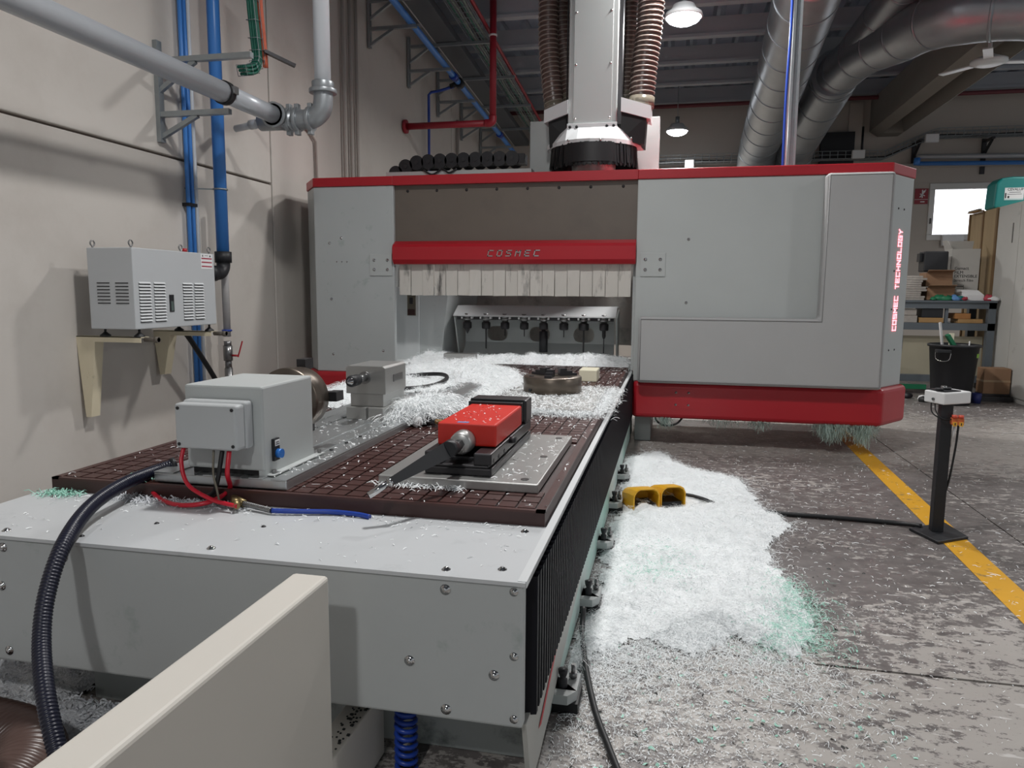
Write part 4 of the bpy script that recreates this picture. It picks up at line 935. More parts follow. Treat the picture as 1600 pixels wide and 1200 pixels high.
build(MB().cyl((-2.60, 4.42, zs-.01), (-2.34, 4.42, zs-.01), .06, n=24), 'tee_branch', cast_m, sp_)
for x in (-2.40, -2.345, -2.255): build(MB().cyl((x-.012, 4.42, zs-.01), (x+.012, 4.42, zs-.01), .076, n=24).box(x-.014, x+.014, 4.40, 4.44, zs-.105, zs+.085), 'flange', cast_m, sp_, bevel=.003)
build(MB().tube(bez([(-2.36, 4.42, zs-.01), (-2.28, 4.42, zs-.01), (-2.225, 4.42, zs), (-2.18, 4.42, zs+.04), (-2.167, 4.42, zs+.10), (-2.167, 4.42, zs+.17)], 8), .06, 24), 'elbow', cast_m, sp_)
build(MB().cyl((-2.167, 4.42, zs+.14), (-2.167, 4.42, zs+.165), .086, n=24).cyl((-2.167, 4.42, zs+.165), (-2.167, 4.42, zs+.21), .068, n=24), 'riser_flange', cast_m, sp_, bevel=.003)
build(MB().cyl((-2.167, 4.42, zs+.17), (-2.167, 4.42, 4.2), .05, n=28), 'riser', white_pipe, sp_)
build(MB().cyl((-2.83, 4.50, zs-.03), (-2.58, 4.44, zs-.01), .022, n=14).cyl((-2.70, 4.46, zs-.02), (-2.62, 4.45, zs-.013), .03, n=14), 'stub_pipe', silver_pipe, sp_)
# vertical tray with green and orange cables
ct = thing('cable_drop', 'vertical wire tray with green and orange cable bundles', 'cable tray', (-2.60, 4.4, 2.35))
g0 = [P(391, -60, 0, -2.60), P(393, 0, 0, -2.60), P(399, 60, 0, -2.60), P(402, 92, 0, -2.60), P(396, 107, 0, -2.60), P(378, 110, 0, -2.62)]
for i in range(9):
    dx, dy = (i % 3-1)*.016, (i//3-1)*.016
    build(MB().tube(bez([p+Vector((dx, dy, 0 if k < 4 else -dy)) for k, p in enumerate(g0)], 8), .0095, 6), 'green_cable', cable_green, ct)
for i in range(4):
    o_ = Vector((.02+.012*(i % 2), .045+.014*(i//2), 0)); build(MB().tube(bez([p+o_ for p in g0[:3]] + [g0[3]+o_+Vector((0, 0, -.04))], 8), .008, 6), 'orange_cable', cable_orange, ct)
m = MB(); gp2 = bez(g0, 8)
for i in range(0, len(gp2), 4):
    c_ = gp2[i]; tg = (gp2[min(i+1, len(gp2)-1)]-gp2[max(i-1, 0)]).normalized(); sd = Vector((1, 0, 0)); ot = tg.cross(sd).normalized()
    m.tube([c_+sd*.032*s1+ot*.032*s2 for s1, s2 in ((-1, -1), (1, -1), (1, 1), (-1, 1), (-1, -1))], .002, 5)
for s1, s2 in ((1, -1), (1, 1), (-1, 1)): m.tube([p+Vector((.032*s1, .032*s2, 0)) for p in gp2[:28]], .002, 5)
build(m, 'wire_cage', zinc, ct)
build(MB().bar((-2.56, 4.42, 2.56), (-2.42, 4.55, 2.50), .03, .02), 'support_channel', dark_steel, ct)
# high-level pipes and trays along the left wall
def along(x, dz, y0, y1): return [(x, y, zbk(y)+dz) for y in np.linspace(y0, y1, 12)]
bl = thing('blue_high_pipe', 'blue pipe running high along the wall on brackets', 'pipe', (-2.55, 8.5, 3.3))
build(MB().tube(along(-2.55, .225, 5.6, 12.4), .033, 16), 'pipe', blue_pipe_m, bl)
for y in (8.55, 10.9): build(MB().cyl((-2.55, y-.06, zbk(y)+.225), (-2.55, y+.06, zbk(y)+.225), .045, n=16), 'coupling', blue_hose_m, bl)
build(MB().cyl((-2.55, 8.72, zbk(8.7)+.225), (-2.55, 8.82, zbk(8.8)+.225), .055, n=16).cyl((-2.55, 8.77, zbk(8.7)+.225), (-2.66, 8.77, zbk(8.7)+.19), .03, n=12), 'valve_tee', black_plastic, bl)
dr = [(-2.62, 8.77, 3.48), (-2.80, 8.77, 3.44), (-2.90, 8.77, 3.43), (-2.93, 8.77, 3.40), (-2.93, 8.77, 3.2), (-2.93, 8.77, 1.9)]
build(MB().tube(dr, .016, 10), 'drop_pipe', blue_hose_m, bl)
tr = thing('cable_trunking', 'grey metal cable trunking lying on the upper bracket arms', 'trunking', (-2.55, 8.5, 3.8))
vs = []; ysl = np.linspace(5.6, 12.4, 8); m = MB()
for y0, y1 in zip(ysl, ysl[1:]):
    z0, z1 = zbk(y0)+.455, zbk(y1)+.455; m2 = MB(); m2.hexa([(-2.64, y0, z0), (-2.40, y0, z0), (-2.40, y1, z1), (-2.64, y1, z1), (-2.64, y0, z0+.08), (-2.40, y0, z0+.08), (-2.40, y1, z1+.08), (-2.64, y1, z1+.08)])
    build(m2, 'section', mat('trunking_grey', '63676b', .5, .4, .06, 4), tr)
build(MB().tube(along(-2.66, .47, 5.6, 12.4), .008, 6), 'edge_wire', white_pl, tr)
def wire_tray(name, label, pts, width_v, h, cables, cat='cable tray', step=.1, wr=.0025, ncab=6, cabmat=None):
    t = thing(name, label, cat, pts[0]); wv = Vector(width_v); p = resample([Vector(q) for q in pts], step); m = MB()
    upv = Vector((0, 0, h))
    for q in p: m.tube([q-wv/2+upv, q-wv/2, q+wv/2, q+wv/2+upv], wr, 4, caps=False)
    for k in range(5): m.tube([q+wv*(k/4-.5) for q in p], wr, 4)
    for s_ in (-.5, .5):
        for f_ in (.5, 1.): m.tube([q+wv*s_+upv*f_ for q in p], wr, 4)
    build(m, 'wire_mesh', zinc, t)
    for k in range(ncab):
        o_ = wv*((k+.5)/ncab-.5)*.85+Vector((0, 0, .014)); build(MB().tube([q+o_+Vector((0, 0, .006*math.sin(i*.8+k))) for i, q in enumerate(p)], .012, 6), 'cable', cables[k % len(cables)], t)
    return t
wire_tray('wire_tray', 'wire mesh cable tray with green cables high along the left wall', along(-2.15, .46, 5.6, 12.4), (.22, 0, 0), .06, [cable_green, mat('pale_cable', '7d8a80', .5, 0, .1, 9), black_rub], step=.12, wr=.003, ncab=5)
tag(build(MB().tube(along(-2.03, .53, 5.6, 12.4), .02, 10), 'red_high_pipe', red_pipe), 'thin red pipe along the outer edge of the wire tray', 'pipe')
rp = thing('sprinkler_pipe', 'red sprinkler pipe dropping and turning into the left wall', 'pipe', (-2.2, 8.0, 2.85))
build(MB().cyl((-1.965, 8.06, 2.92), (-1.965, 8.06, 4.2), .036, n=18), 'riser', red_pipe, rp); build(MB().cyl((WX, 8.06, 2.885), (-2.02, 8.06, 2.885), .036, n=18), 'branch', red_pipe, rp)
build(MB().tube(bez([(-2.05, 8.06, 2.885), (-2.005, 8.06, 2.885), (-1.97, 8.06, 2.905), (-1.965, 8.06, 2.96)], 8), .042, 18), 'elbow', red_pipe, rp); build(MB().cyl((WX, 8.06, 2.885), (WX+.03, 8.06, 2.885), .075, n=20), 'wall_flange', red_pipe, rp)
build(MB().cyl((-1.965, 8.06, 3.78), (-1.965, 8.06, 3.80), .042, n=18), 'joint', label_white, rp)
for k, y in enumerate((6.45, 6.6, 6.74)):
    tag(build(MB().cyl((WX+.02, y, .5), (WX+.02, y, 4.3), .016, n=10), 'wall_conduit', mat('wall_conduit_paint', 'a9a29b', .6, 0, .03, 3)), 'grey vertical conduit on the wall behind the gantry corner', 'conduit', 'three grey wall conduits')
tag(build(MB().cyl((WX+.02, 10.1, .5), (WX+.02, 10.1, 3.4), .02, n=10), 'wall_conduit', mat('wall_conduit_paint', 'a9a29b')), 'lone grey conduit on the wall below the far brackets', 'conduit')
tag(build(MB().tube([(WX+.02, 5.08, 2.36), (WX+.02, 5.5, 2.38), (WX+.02, 5.75, 2.38), (WX+.02, 5.88, 2.30), (WX+.02, 5.9, 1.2)], .013, 8), 'bent_conduit', mat('wall_conduit_paint', 'a9a29b')), 'grey conduit bending along the wall behind the white riser', 'conduit')

# ================================================================== DUCTS, ROOF ITEMS
def duct(pts, r, name, par, seams=.55):
    p = resample(bez(pts, 16), .06); o = build(MB().tube(p, r, 36), name, duct_m, par)
    st = max(1, int(seams/.06))
    for i in range(st//2, len(p)-1, st):
        tg = (p[i+1]-p[i-1]).normalized(); build(MB().cyl(p[i]-tg*.014, p[i]+tg*.014, r*1.022, n=36, caps=True), 'seam_ring', duct_m, par)
    return o
d1 = thing('ventilation_duct', 'big round galvanised duct running straight behind the cable mast', 'duct', (1.1, 9, 3.3))
duct([(1.17, 12.0, 2.5), (1.17, 11.95, 2.95), (1.17, 11.6, 3.19), (1.165, 11.2, 3.235), (1.10, 9, 3.40), (1.03, 7, 3.55), (1.0, 6.35, 3.60)], .275, 'tube', d1)
d2 = thing('branching_duct', 'galvanised duct splitting into a thin branch and a wide bend', 'duct', (1.8, 9, 3.5))
J = Vector((1.77, 9.5, 3.57))
duct([(1.68, 12.0, 2.45), (1.68, 11.95, 2.92), (1.68, 11.6, 3.17), (1.69, 11.2, 3.24), J], .265, 'tube', d2)
duct([J, P(1345, 65, 1, 8.6), P(1396, 0, 1, 7.7), P(1450, -70, 1, 6.9)], .165, 'branch', d2, .6)
duct([J, P(1350, 82, 1, 8.7), P(1405, 58, 1, 8.0), P(1450, 36, 1, 7.5), P(1500, 24, 1, 7.2), P(1600, 14, 1, 7.0), (3.4, 6.75, 3.19), (5.0, 6.7, 3.19), (7.5, 6.7, 3.19)], .235, 'bend', d2, .5)
build(MB().cyl(J-Vector((.05, .35, -.05))*.3, J+Vector((.0, .1, 0)), .27, n=36), 'collar', duct_m, d2)
for px, py, y in ((1206, 215, 11.2), (1274, 215, 11.2)):
    p = P(px, py, 1, y-.3); tag(build(MB().box(p.x-.04, p.x+.04, p.y-.02, p.y, p.z-.03, p.z+.04).bar((p.x-.12, p.y, p.z), (p.x, p.y, p.z+.03), .015), 'damper_handle', red), 'small red damper tag under the ' + ('straight duct' if px == 1206 else 'branching duct'), 'damper', 'red damper tags on the ducts')
fp = P(1545, 97, 1, 8.2)
fan = thing('ceiling_fan', 'white round fan hanging under the concrete roof beam', 'fan', (fp.x, fp.y, fp.z))
build(MB().lathe([(.001, -.03), (.10, -.03), (.16, -.01), (.16, .015), (.06, .06), (.03, .08)], fp, n=28), 'hub', white_paint, fan); build(MB().cyl(fp+Vector((0, 0, .05)), (fp.x, fp.y, 3.72), .018, n=10), 'down_rod', white_paint, fan)
for k in range(3):
    t = 0.15+k*2.094; d = Vector((math.cos(t), math.sin(t), 0)); build(MB().bar(fp+d*.12, fp+d*.48, .08, .012), 'blade', white_paint, fan)
# back wall: wire tray, pipes, sign, wall box
wire_tray('back_wire_tray', 'wire mesh tray crossing the back wall above the gantry', [(-.6, 12.3, 3.10), (1, 12.3, 3.10), (3.05, 12.3, 3.08), (3.3, 12.3, 3.2), (3.70, 12.3, 3.37), (5.2, 12.3, 3.36), (7, 12.3, 3.34)], (0, .22, 0), .11, [black_rub, dark_steel], step=.11, wr=.005, ncab=3)
for x, l_ in ((3.5, 'dark wall bracket where the wire tray climbs'), (4.45, 'dark wall bracket above the middle of the window')):
    t = thing('tray_bracket', l_, 'bracket', (x, BY, 2.9), 'dark brackets on the back wall'); build(MB().box(x-.03, x+.03, BY-.03, BY, 2.85, 3.36), 'upright', dark_steel, t); build(MB().bar((x, BY-.02, 3.12), (x, 12.2, 3.30), .03), 'brace', dark_steel, t); build(MB().box(x-.02, x+.02, 12.15, BY, 3.30, 3.33), 'arm', dark_steel, t)
tag(build(MB().cyl((3.5, 12.3, 3.10), (8, 12.3, 3.02), .035, n=14), 'silver_wall_pipe', silver_pipe), 'silver pipe along the back wall above the window', 'pipe')
tag(build(MB().cyl((3.5, 12.3, 3.00), (8, 12.3, 2.92), .03, n=14).cyl((3.5, 12.3, 2.98), (3.5, 12.3, 3.08), .045, n=10), 'blue_wall_line', blue_pipe_m), 'blue pipe below the silver pipe on the back wall', 'pipe')
for (px, w_), l_ in zip(((1077, .07), (1341, .09), (1456, .09)), ('beside the carriage box', 'below the dark ventilator', 'above the dark wall bracket')):
    p = P(px, 256 if px == 1077 else (241 if px == 1341 else 216), 1, 12.15); tag(build(MB().box(p.x-w_, p.x+w_, 12.12, 12.18, p.z-.06, p.z+.06), 'tray_box', white_pl, bevel=.008), 'small white box clipped to the back wire tray ' + l_, 'junction box', 'white boxes on the back wire tray')
p = P(1306, 232, 1, BY); tag(build(MB().box(p.x-.24, p.x+.24, BY-.12, BY, p.z-.26, p.z+.22).cyl((p.x-.36, BY-.05, p.z-.2), (p.x-.36, BY-.05, p.z+.3), .02, n=8).cyl((p.x+.36, BY-.05, p.z-.2), (p.x+.36, BY-.05, p.z+.3), .02, n=8), 'wall_fan_box', black_plastic), 'dark square ventilator on the back wall between duct and beam', 'ventilator')
sg = build(MB().box(3.56, 3.745, BY-.01, BY, 2.43, 2.66), 'wall_sign', mat('sign_red', '8c1f2c', .5, 0, .05, 9)); tag(sg, 'small red sign with white symbols left of the window', 'sign')
build(MB().box(3.655, 3.67, BY-.013, BY-.01, 2.52, 2.64).bar((3.63, BY-.0115, 2.53), (3.70, BY-.0115, 2.62), .014, .003, (0, 1, 0)).bar((3.63, BY-.0115, 2.58), (3.70, BY-.0115, 2.55), .012, .003, (0, 1, 0)).bar((3.66, BY-.0115, 2.60), (3.71, BY-.0115, 2.64), .012, .003, (0, 1, 0)), 'symbol', label_white, sg)
build(MB().box(3.56, 3.745, BY-.012, BY-.01, 2.495, 2.50).box(3.64, 3.70, BY-.012, BY-.01, 2.455, 2.47), 'white_line', label_white, sg)

# ================================================================== FLOOR ITEMS ON THE RIGHT
# pedestal with button box
st = thing('control_pedestal', 'black steel pedestal with white two-hand button box', 'pedestal', (1.205, 3.55, 0))
q = [P(1420, 829, 2, 0), P(1465, 851, 2, 0), P(1513, 843, 2, 0), P(1475, 820, 2, 0)]
build(MB().prism([(p.x, p.y) for p in q], 2, 0, .014), 'base_plate', black_plastic, st, bevel=.003)
build(MB().box(1.175, 1.222, 3.52, 3.567, .014, .60), 'post', black_plastic, st, bevel=.002)
bxw = build(MB().hexa([(1.115, 3.57, .595), (1.175, 3.50, .590), (1.292, 3.53, .598), (1.235, 3.61, .60), (1.115, 3.57, .648), (1.175, 3.50, .643), (1.292, 3.53, .651), (1.235, 3.61, .653)]), 'button_box', white_pl, st, bevel=.005)
build(MB().hexa([(1.13, 3.568, .651), (1.178, 3.512, .6465), (1.25, 3.532, .6495), (1.20, 3.592, .653), (1.13, 3.568, .654), (1.178, 3.512, .650), (1.25, 3.532, .653), (1.20, 3.592, .656)]), 'top_plate', black_plastic, bxw)
build(MB().cyl((1.165, 3.54, .652), (1.165, 3.54, .660), .016, n=16).cyl((1.205, 3.556, .653), (1.205, 3.556, .663), .014, n=16), 'button', black_plastic, bxw)
build(MB().cyl((1.19, 3.56, .655), (1.19, 3.56, .668), .012, n=16), 'indicator', chrome, bxw)
build(MB().cyl((1.143, 3.535, .612), (1.140, 3.532, .612), .006, n=12), 'knockout', steel, bxw)
eb = build(MB().box(1.212, 1.262, 3.50, 3.53, .505, .535), 'emergency_unit', mat('unit_orange', 'c86a3c', .5, 0, .05, 9), st, bevel=.003)
for x in (1.224, 1.249):
    build(MB().cyl((x, 3.505, .535), (x, 3.505, .548), .011, n=14), 'red_button', emerg_red, eb); build(MB().box(x-.008, x+.008, 3.494, 3.50, .500, .518), 'yellow_plate', emerg_yel, eb); build(MB().box(x-.002, x+.002, 3.4935, 3.494, .504, .515), 'symbol', print_black, eb)
build(MB().tube(bez([(1.14, 3.55, .596), (1.142, 3.54, .555), (1.16, 3.52, .535), (1.19, 3.51, .525), (1.225, 3.51, .53)], 8), .0028, 6).tube(bez([(1.155, 3.55, .596), (1.155, 3.53, .56), (1.17, 3.515, .535), (1.19, 3.505, .527), (1.225, 3.508, .531)], 8), .0028, 6), 'signal_wire', black_rub, st)
build(MB().tube(bez([(1.243, 3.51, .502), (1.24, 3.515, .40), (1.23, 3.53, .25), (1.215, 3.545, .14), (1.215, 3.55, .05)], 8), .0045, 6), 'down_cable', black_rub, st)
build(MB().cyl((1.232, 3.52, .50), (1.226, 3.54, .40), .005, n=8), 'pale_sleeve', white_pl, st)
tag(build(MB().tube(bez([P(1440, 822, 2, .02), P(1400, 817, 2, .012), P(1320, 810, 2, .012), P(1240, 804, 2, .012), P(1185, 799, 2, .010), P(1150, 796, 2, .0)], 8), .011, 8), 'floor_cable', black_rub), 'black cable on the floor leading to the pedestal base', 'cable')
# twin foot pedal
fpd = thing('foot_pedal', 'twin yellow hooded foot pedal half buried in white swarf', 'foot pedal', (-.03, 3.6, 0))
def hood(x0, y0, w, ang):
    M = Matrix.Translation((x0, y0, .018)) @ Matrix.Rotation(ang, 4, 'Z'); m = MB(M)
    prof = [(-w/2, 0), (-w/2, .085), (-w/2+.012, .108), (-w/2+.03, .118), (w/2-.03, .118), (w/2-.012, .108), (w/2, .085), (w/2, 0)]
    inn = [(a*.9, b*.93) for a, b in prof]; n = len(prof); L = .16
    def ring(pr, y, sz): return [(a, y, b*sz) for a, b in pr]
    rings = [ring(prof, L, .72), ring(prof, L*.5, .9), ring(prof, 0, 1.), ring(inn, 0, 1.), ring(inn, L*.85, .75)]
    vs = [p for r in rings for p in r]
    fs = [(j*n+i, j*n+i+1, (j+1)*n+i+1, (j+1)*n+i) for j in range(4) for i in range(n-1)] + [tuple(range(n)), tuple(range(4*n, 5*n))]
    m.add(vs, fs); h = build(m, 'hood', yellow_m, fpd, bevel=.003)
    build(MB(M).box(-w/2+.014, w/2-.014, .02, L*.8, .012, .035), 'treadle', black_plastic, h)
    build(MB(M).box(-w/2, w/2, 0, L, 0, .012), 'sole', black_plastic, h)
hood(-.085, 3.50, .135, .42); hood(.040, 3.575, .13, .42)
tag(build(MB().tube(bez([(.06, 3.72, .06), (.12, 3.70, .062), (.18, 3.68, .055), (.26, 3.67, .03)], 8), .009, 8), 'pedal_cable', black_rub), 'short black cable emerging from swarf beside the foot pedal', 'cable')
tag(build(MB().tube(bez([P(912, 950, 2, .05), P(910, 985, 2, .015), P(915, 1040, 2, .012), P(930, 1110, 2, .012), P(950, 1165, 2, .012), P(970, 1215, 2, .012)], 10), .0085, 10), 'ground_cable', black_rub), 'black cable snaking on the floor beside the machine feet', 'cable')

# waste bin and its contents
bn = thing('waste_bin', 'black tapered waste bin with wire handle and green label', 'bin', (2.72, 7.95, 0))
bc = (2.72, 7.95)
build(MB().lathe([(.001, .004), (.165, .0), (.168, .01), (.215, .56), (.232, .565), (.235, .585), (.222, .59), (.207, .575), (.16, .03), (.001, .03)], (*bc, 0), n=40), 'shell', black_plastic, bn)
build(MB().box(bc[0]-.22, bc[0]-.10, bc[1]-.235, bc[1]-.15, .515, .545), 'grip', black_plastic, bn, bevel=.005)
build(MB().tube(bez([(bc[0]-.215, bc[1]-.16, .53), (bc[0]-.215, bc[1]-.18, .46), (bc[0]-.18, bc[1]-.22, .435), (bc[0]-.12, bc[1]-.24, .45), (bc[0]-.10, bc[1]-.225, .52)], 6), .004, 6), 'wire_handle', chrome, bn)
gx = bc[0]+.14; gl = build(MB().hexa([(gx-.055, bc[1]-.185, .465), (gx+.04, bc[1]-.118, .465), (gx+.038, bc[1]-.114, .465), (gx-.057, bc[1]-.181, .465), (gx-.053, bc[1]-.188, .505), (gx+.043, bc[1]-.121, .505), (gx+.041, bc[1]-.117, .505), (gx-.055, bc[1]-.184, .505)]), 'label', label_green, bn)
tag(build(MB().bar((bc[0]-.08, bc[1]-.02, .35), (bc[0]-.16, bc[1]-.05, .80), .018, .018), 'white_stick', white_pl), 'thin white stick leaning out of the black bin', 'stick')
tag(build(MB().bar((bc[0]+.05, bc[1]-.05, .46), (bc[0]-.09, bc[1]-.06, .68), .03, .075, (0, 1, 0)), 'green_offcut', green_m), 'green plastic offcut leaning in the black bin', 'offcut')
tag(build(MB().box(bc[0]-.02, bc[0]+.02, bc[1]+.08, bc[1]+.10, .35, .69), 'pale_offcut', ivory), 'pale upright plastic offcut in the black bin', 'offcut')
tag(build(MB().cyl((bc[0]+.12, bc[1]-.02, .4), (bc[0]+.125, bc[1]-.02, .62), .006, n=8), 'white_rod', white_pl), 'short thin white rod standing in the black bin', 'rod')

# workbench
by0, by1, bxa, bxb = 8.7, 9.3, 2.2, 3.35
wbn = thing('workbench', 'grey steel workbench on casters beside the white cabinet', 'workbench', (2.8, 9, 0))
build(MB().box(bxa, bxb, by0-.02, by1, .985, 1.005), 'top', bench_m, wbn); build(MB().box(bxa, bxb, by0, by0+.04, .92, .985), 'front_rail', bench_m, wbn)
for x in (bxa, bxb-.07):
    for y in (by0, by1-.07): build(MB().box(x, x+.07, y, y+.07, .13, .985), 'leg', bench_m, wbn)
build(MB().box(bxa, bxb, by0, by1, .74, .765), 'shelf', bench_m, wbn); build(MB().box(bxa, bxb, by0, by0+.03, .69, .74), 'shelf_rail', bench_m, wbn)
build(MB().box(2.87, 2.90, by0+.02, by0+.05, .765, .985), 'divider', bench_m, wbn)
build(MB().box(bxa, bxb, by0, by1, .13, .20), 'bottom_rail', bench_m, wbn)
build(MB().box(bxa, bxb-.07, by0+.10, by0+.12, .20, .62), 'lower_panel', mat('panel_beige', 'a29c88', .7, 0, .06, 4), wbn)
for x in (bxa+.1, bxb-.12):
    cs_ = build(MB().cyl((x, by0+.03, .055), (x, by0+.06, .055), .05, n=20), 'caster', mat('caster_grey', '77736f', .6, 0, .1, 9), wbn); build(MB().box(x-.03, x+.03, by0+.01, by0+.08, .09, .13), 'fork', steel, cs_)
bt_ = 1.005
# things on the bench
for i in range(11):
    w_ = random.uniform(-.03, .03); z = bt_+i*.024
    tag(build(MB().box(2.26+w_, 2.65+w_, 8.74, 9.1, z, z+.022), 'paper_bundle', paper_m, bevel=.003), 'flattened grey cardboard sheet in the paper stack on the bench', 'cardboard', 'stacked sheets on the bench')
def carton(name, x0, x1, y0, y1, z0, z1, material, label, flap=True):
    t = thing(name, label, 'carton', ((x0+x1)/2, (y0+y1)/2, z0)); th = .006
    build(MB().box(x0, x1, y0, y0+th, z0, z1).box(x0, x1, y1-th, y1, z0, z1).box(x0, x0+th, y0+th, y1-th, z0, z1).box(x1-th, x1, y0+th, y1-th, z0, z1).box(x0, x1, y0, y1, z0, z0+th), 'box', material, t)
    if flap: build(MB().hexa([(x0+.005, y0-.002, z1), (x1-.005, y0-.002, z1), (x1-.005, y0+.004, z1), (x0+.005, y0+.004, z1), (x0-.01, y0-.10, z1+.02), (x1-.01, y0-.10, z1+.02), (x1-.01, y0-.094, z1+.025), (x0-.01, y0-.094, z1+.025)]), 'flap', material, t); 
    return t
carton('brown_carton', 2.70, 2.97, 8.80, 9.05, bt_, bt_+.14, cardboard, 'low brown carton beside the paper stack on the bench')
carton('brown_carton', 2.70, 2.96, 8.86, 9.10, bt_+.15, bt_+.30, cardboard, 'open brown carton stacked on the low carton')
mo = thing('black_case', 'black plastic case perched on the stacked brown cartons', 'case', (2.8, 8.95, bt_+.31)); build(MB().box(2.68, 2.92, 8.9, 9.1, bt_+.31, bt_+.53), 'body', black_plastic, mo, bevel=.012); build(MB().box(2.645, 2.68, 8.95, 9.05, bt_+.42, bt_+.51), 'catch', black_plastic, mo, bevel=.004)
wcx0, wcx1, wy = 2.99, 3.27, 9.02
wcn = thing('white_carton', 'open white stretch-film carton standing upright on the bench', 'carton', (3.13, 9.1, bt_))
build(MB().box(wcx0, wcx1, wy, wy+.006, bt_, bt_+.56).box(wcx0, wcx0+.006, wy+.006, wy+.24, bt_, bt_+.56).box(wcx1-.006, wcx1, wy+.006, wy+.24, bt_, bt_+.56).box(wcx0, wcx1, wy+.234, wy+.24, bt_, bt_+.56), 'box', cardboard_w, wcn)
build(MB().hexa([(wcx0-.03, wy+.10, bt_+.66), (wcx0, wy, bt_+.56), (wcx0+.004, wy, bt_+.56), (wcx0-.026, wy+.10, bt_+.66), (wcx0-.03, wy+.24, bt_+.66), (wcx0, wy+.24, bt_+.56), (wcx0+.004, wy+.24, bt_+.56), (wcx0-.026, wy+.24, bt_+.66)]), 'flap', cardboard_w, wcn)
build(MB().hexa([(wcx0, wy+.24, bt_+.56), (wcx1, wy+.24, bt_+.56), (wcx1, wy+.246, bt_+.56), (wcx0, wy+.246, bt_+.56), (wcx0, wy+.26, bt_+.66), (wcx1+.02, wy+.26, bt_+.66), (wcx1+.02, wy+.266, bt_+.66), (wcx0, wy+.266, bt_+.66)]), 'flap', cardboard_w, wcn)
for s_, z, sz in (('Gmbct', .335, .045), ('FILM', .29, .045), ('EXTENSIBLE', .25, .043), ('Stretch Film', .205, .04)): text('print', s_ if s_ != 'Gmbct' else 'Gamact', sz, print_black, wcn, (wcx0+.035, wy-.001, bt_+z), (1, 0, 0), (0, 0, 1), .0008)
build(MB().box(wcx0+.035, wcx0+.14, wy-.001, wy, bt_+.12, bt_+.123).box(wcx0+.035, wcx0+.14, wy-.001, wy, bt_+.165, bt_+.168).box(wcx0+.035, wcx0+.038, wy-.001, wy, bt_+.12, bt_+.168).box(wcx0+.137, wcx0+.14, wy-.001, wy, bt_+.12, bt_+.168).box(wcx0+.07, wcx0+.135, wy-.001, wy, bt_+.148, bt_+.157).cyl((wcx0+.05, wy-.001, bt_+.145), (wcx0+.05, wy, bt_+.145), .01, n=12), 'print_frame', print_black, wcn)
tag(build(MB().box(3.03, 3.24, 8.74, 8.94, bt_, bt_+.06).hexa([(3.03, 8.74, bt_+.06), (3.24, 8.74, bt_+.06), (3.24, 8.94, bt_+.06), (3.03, 8.94, bt_+.06), (3.03, 8.80, bt_+.11), (3.20, 8.80, bt_+.11), (3.20, 8.94, bt_+.12), (3.03, 8.94, bt_+.12)]), 'white_tray_box', white_pl, bevel=.004), 'small white plastic box at the bench edge', 'box')
glv = [(2.74, green_m, 'green rag bundle'), (2.80, green_m, 'bright green glove'), (2.86, green_m, 'dark green cloth'), (2.91, mat('glove_red', 'a83a48', .7, 0, .2, 30), 'crumpled red glove'), (2.955, mat('glove_blue', '5a86b8', .7, 0, .2, 30), 'light blue glove'), (2.99, teal_m, 'teal cloth scrap'), (3.045, mat('glove_red', 'a83a48'), 'red tape roll'), (3.285, mat('glove_red', 'a83a48'), 'red rag at the bench corner'), (3.32, white_pl, 'white cap at the bench corner')]
for i, (x, mt_, l_) in enumerate(glv):
    m = MB(); y_ = 8.71 + .02*(i % 2)
    vs = []; nn, mm = 12, 7
    for a in range(mm):
        ph = math.pi*(a+.5)/mm
        for b in range(nn):
            th = 2*math.pi*b/nn; r = 1+.8*noise.noise(Vector((math.cos(th)*1.7+i*5, math.sin(th)*1.7, ph*1.3)))
            vs.append((x+(.03+.018*((i*7) % 3))*r*math.sin(ph)*math.cos(th), y_+.03*r*math.sin(ph)*math.sin(th), max(bt_, bt_+.018+(.018+.011*((i*5) % 3))*r*math.cos(ph))))
    m.add(vs, [(a*nn+b, a*nn+(b+1) % nn, (a+1)*nn+(b+1) % nn, (a+1)*nn+b) for a in range(mm-1) for b in range(nn)] + [tuple(range(nn)), tuple(range((mm-1)*nn, mm*nn))], True)
    tag(build(m, 'shop_rag', mt_), l_ + (' lying on the workbench' if 'corner' not in l_ else ' beside the cabinet'), 'rag')
for x0_, x1_, z0_, z1_, mt_, l_, nm in ((2.62, 2.86, .765, .82, wood_m, 'low wooden tray at the shelf left of the divider', 'wooden_tray'), (3.0, 3.24, .765, .81, wood_m, 'low wooden tray at the shelf right of the divider', 'wooden_tray'), (2.97, 3.12, .81, .87, mat('small_carton', '9a6a3c', .8, 0, .1, 10), 'small orange-brown carton on the wooden tray', 'small_carton'), (2.3, 2.60, .765, .84, paper_m, 'lower grey parcel on the bench shelf', 'parcel'), (2.3, 2.59, .842, .91, paper_m, 'upper grey parcel on the bench shelf', 'parcel'), (2.64, 2.85, .82, .92, black_plastic, 'black tool bag on the wooden tray', 'tool_bag')):
    tag(build(MB().box(x0_, x1_, 8.72, 8.95, z0_, z1_), nm, mt_, bevel=.006), l_, nm.split('_')[-1])
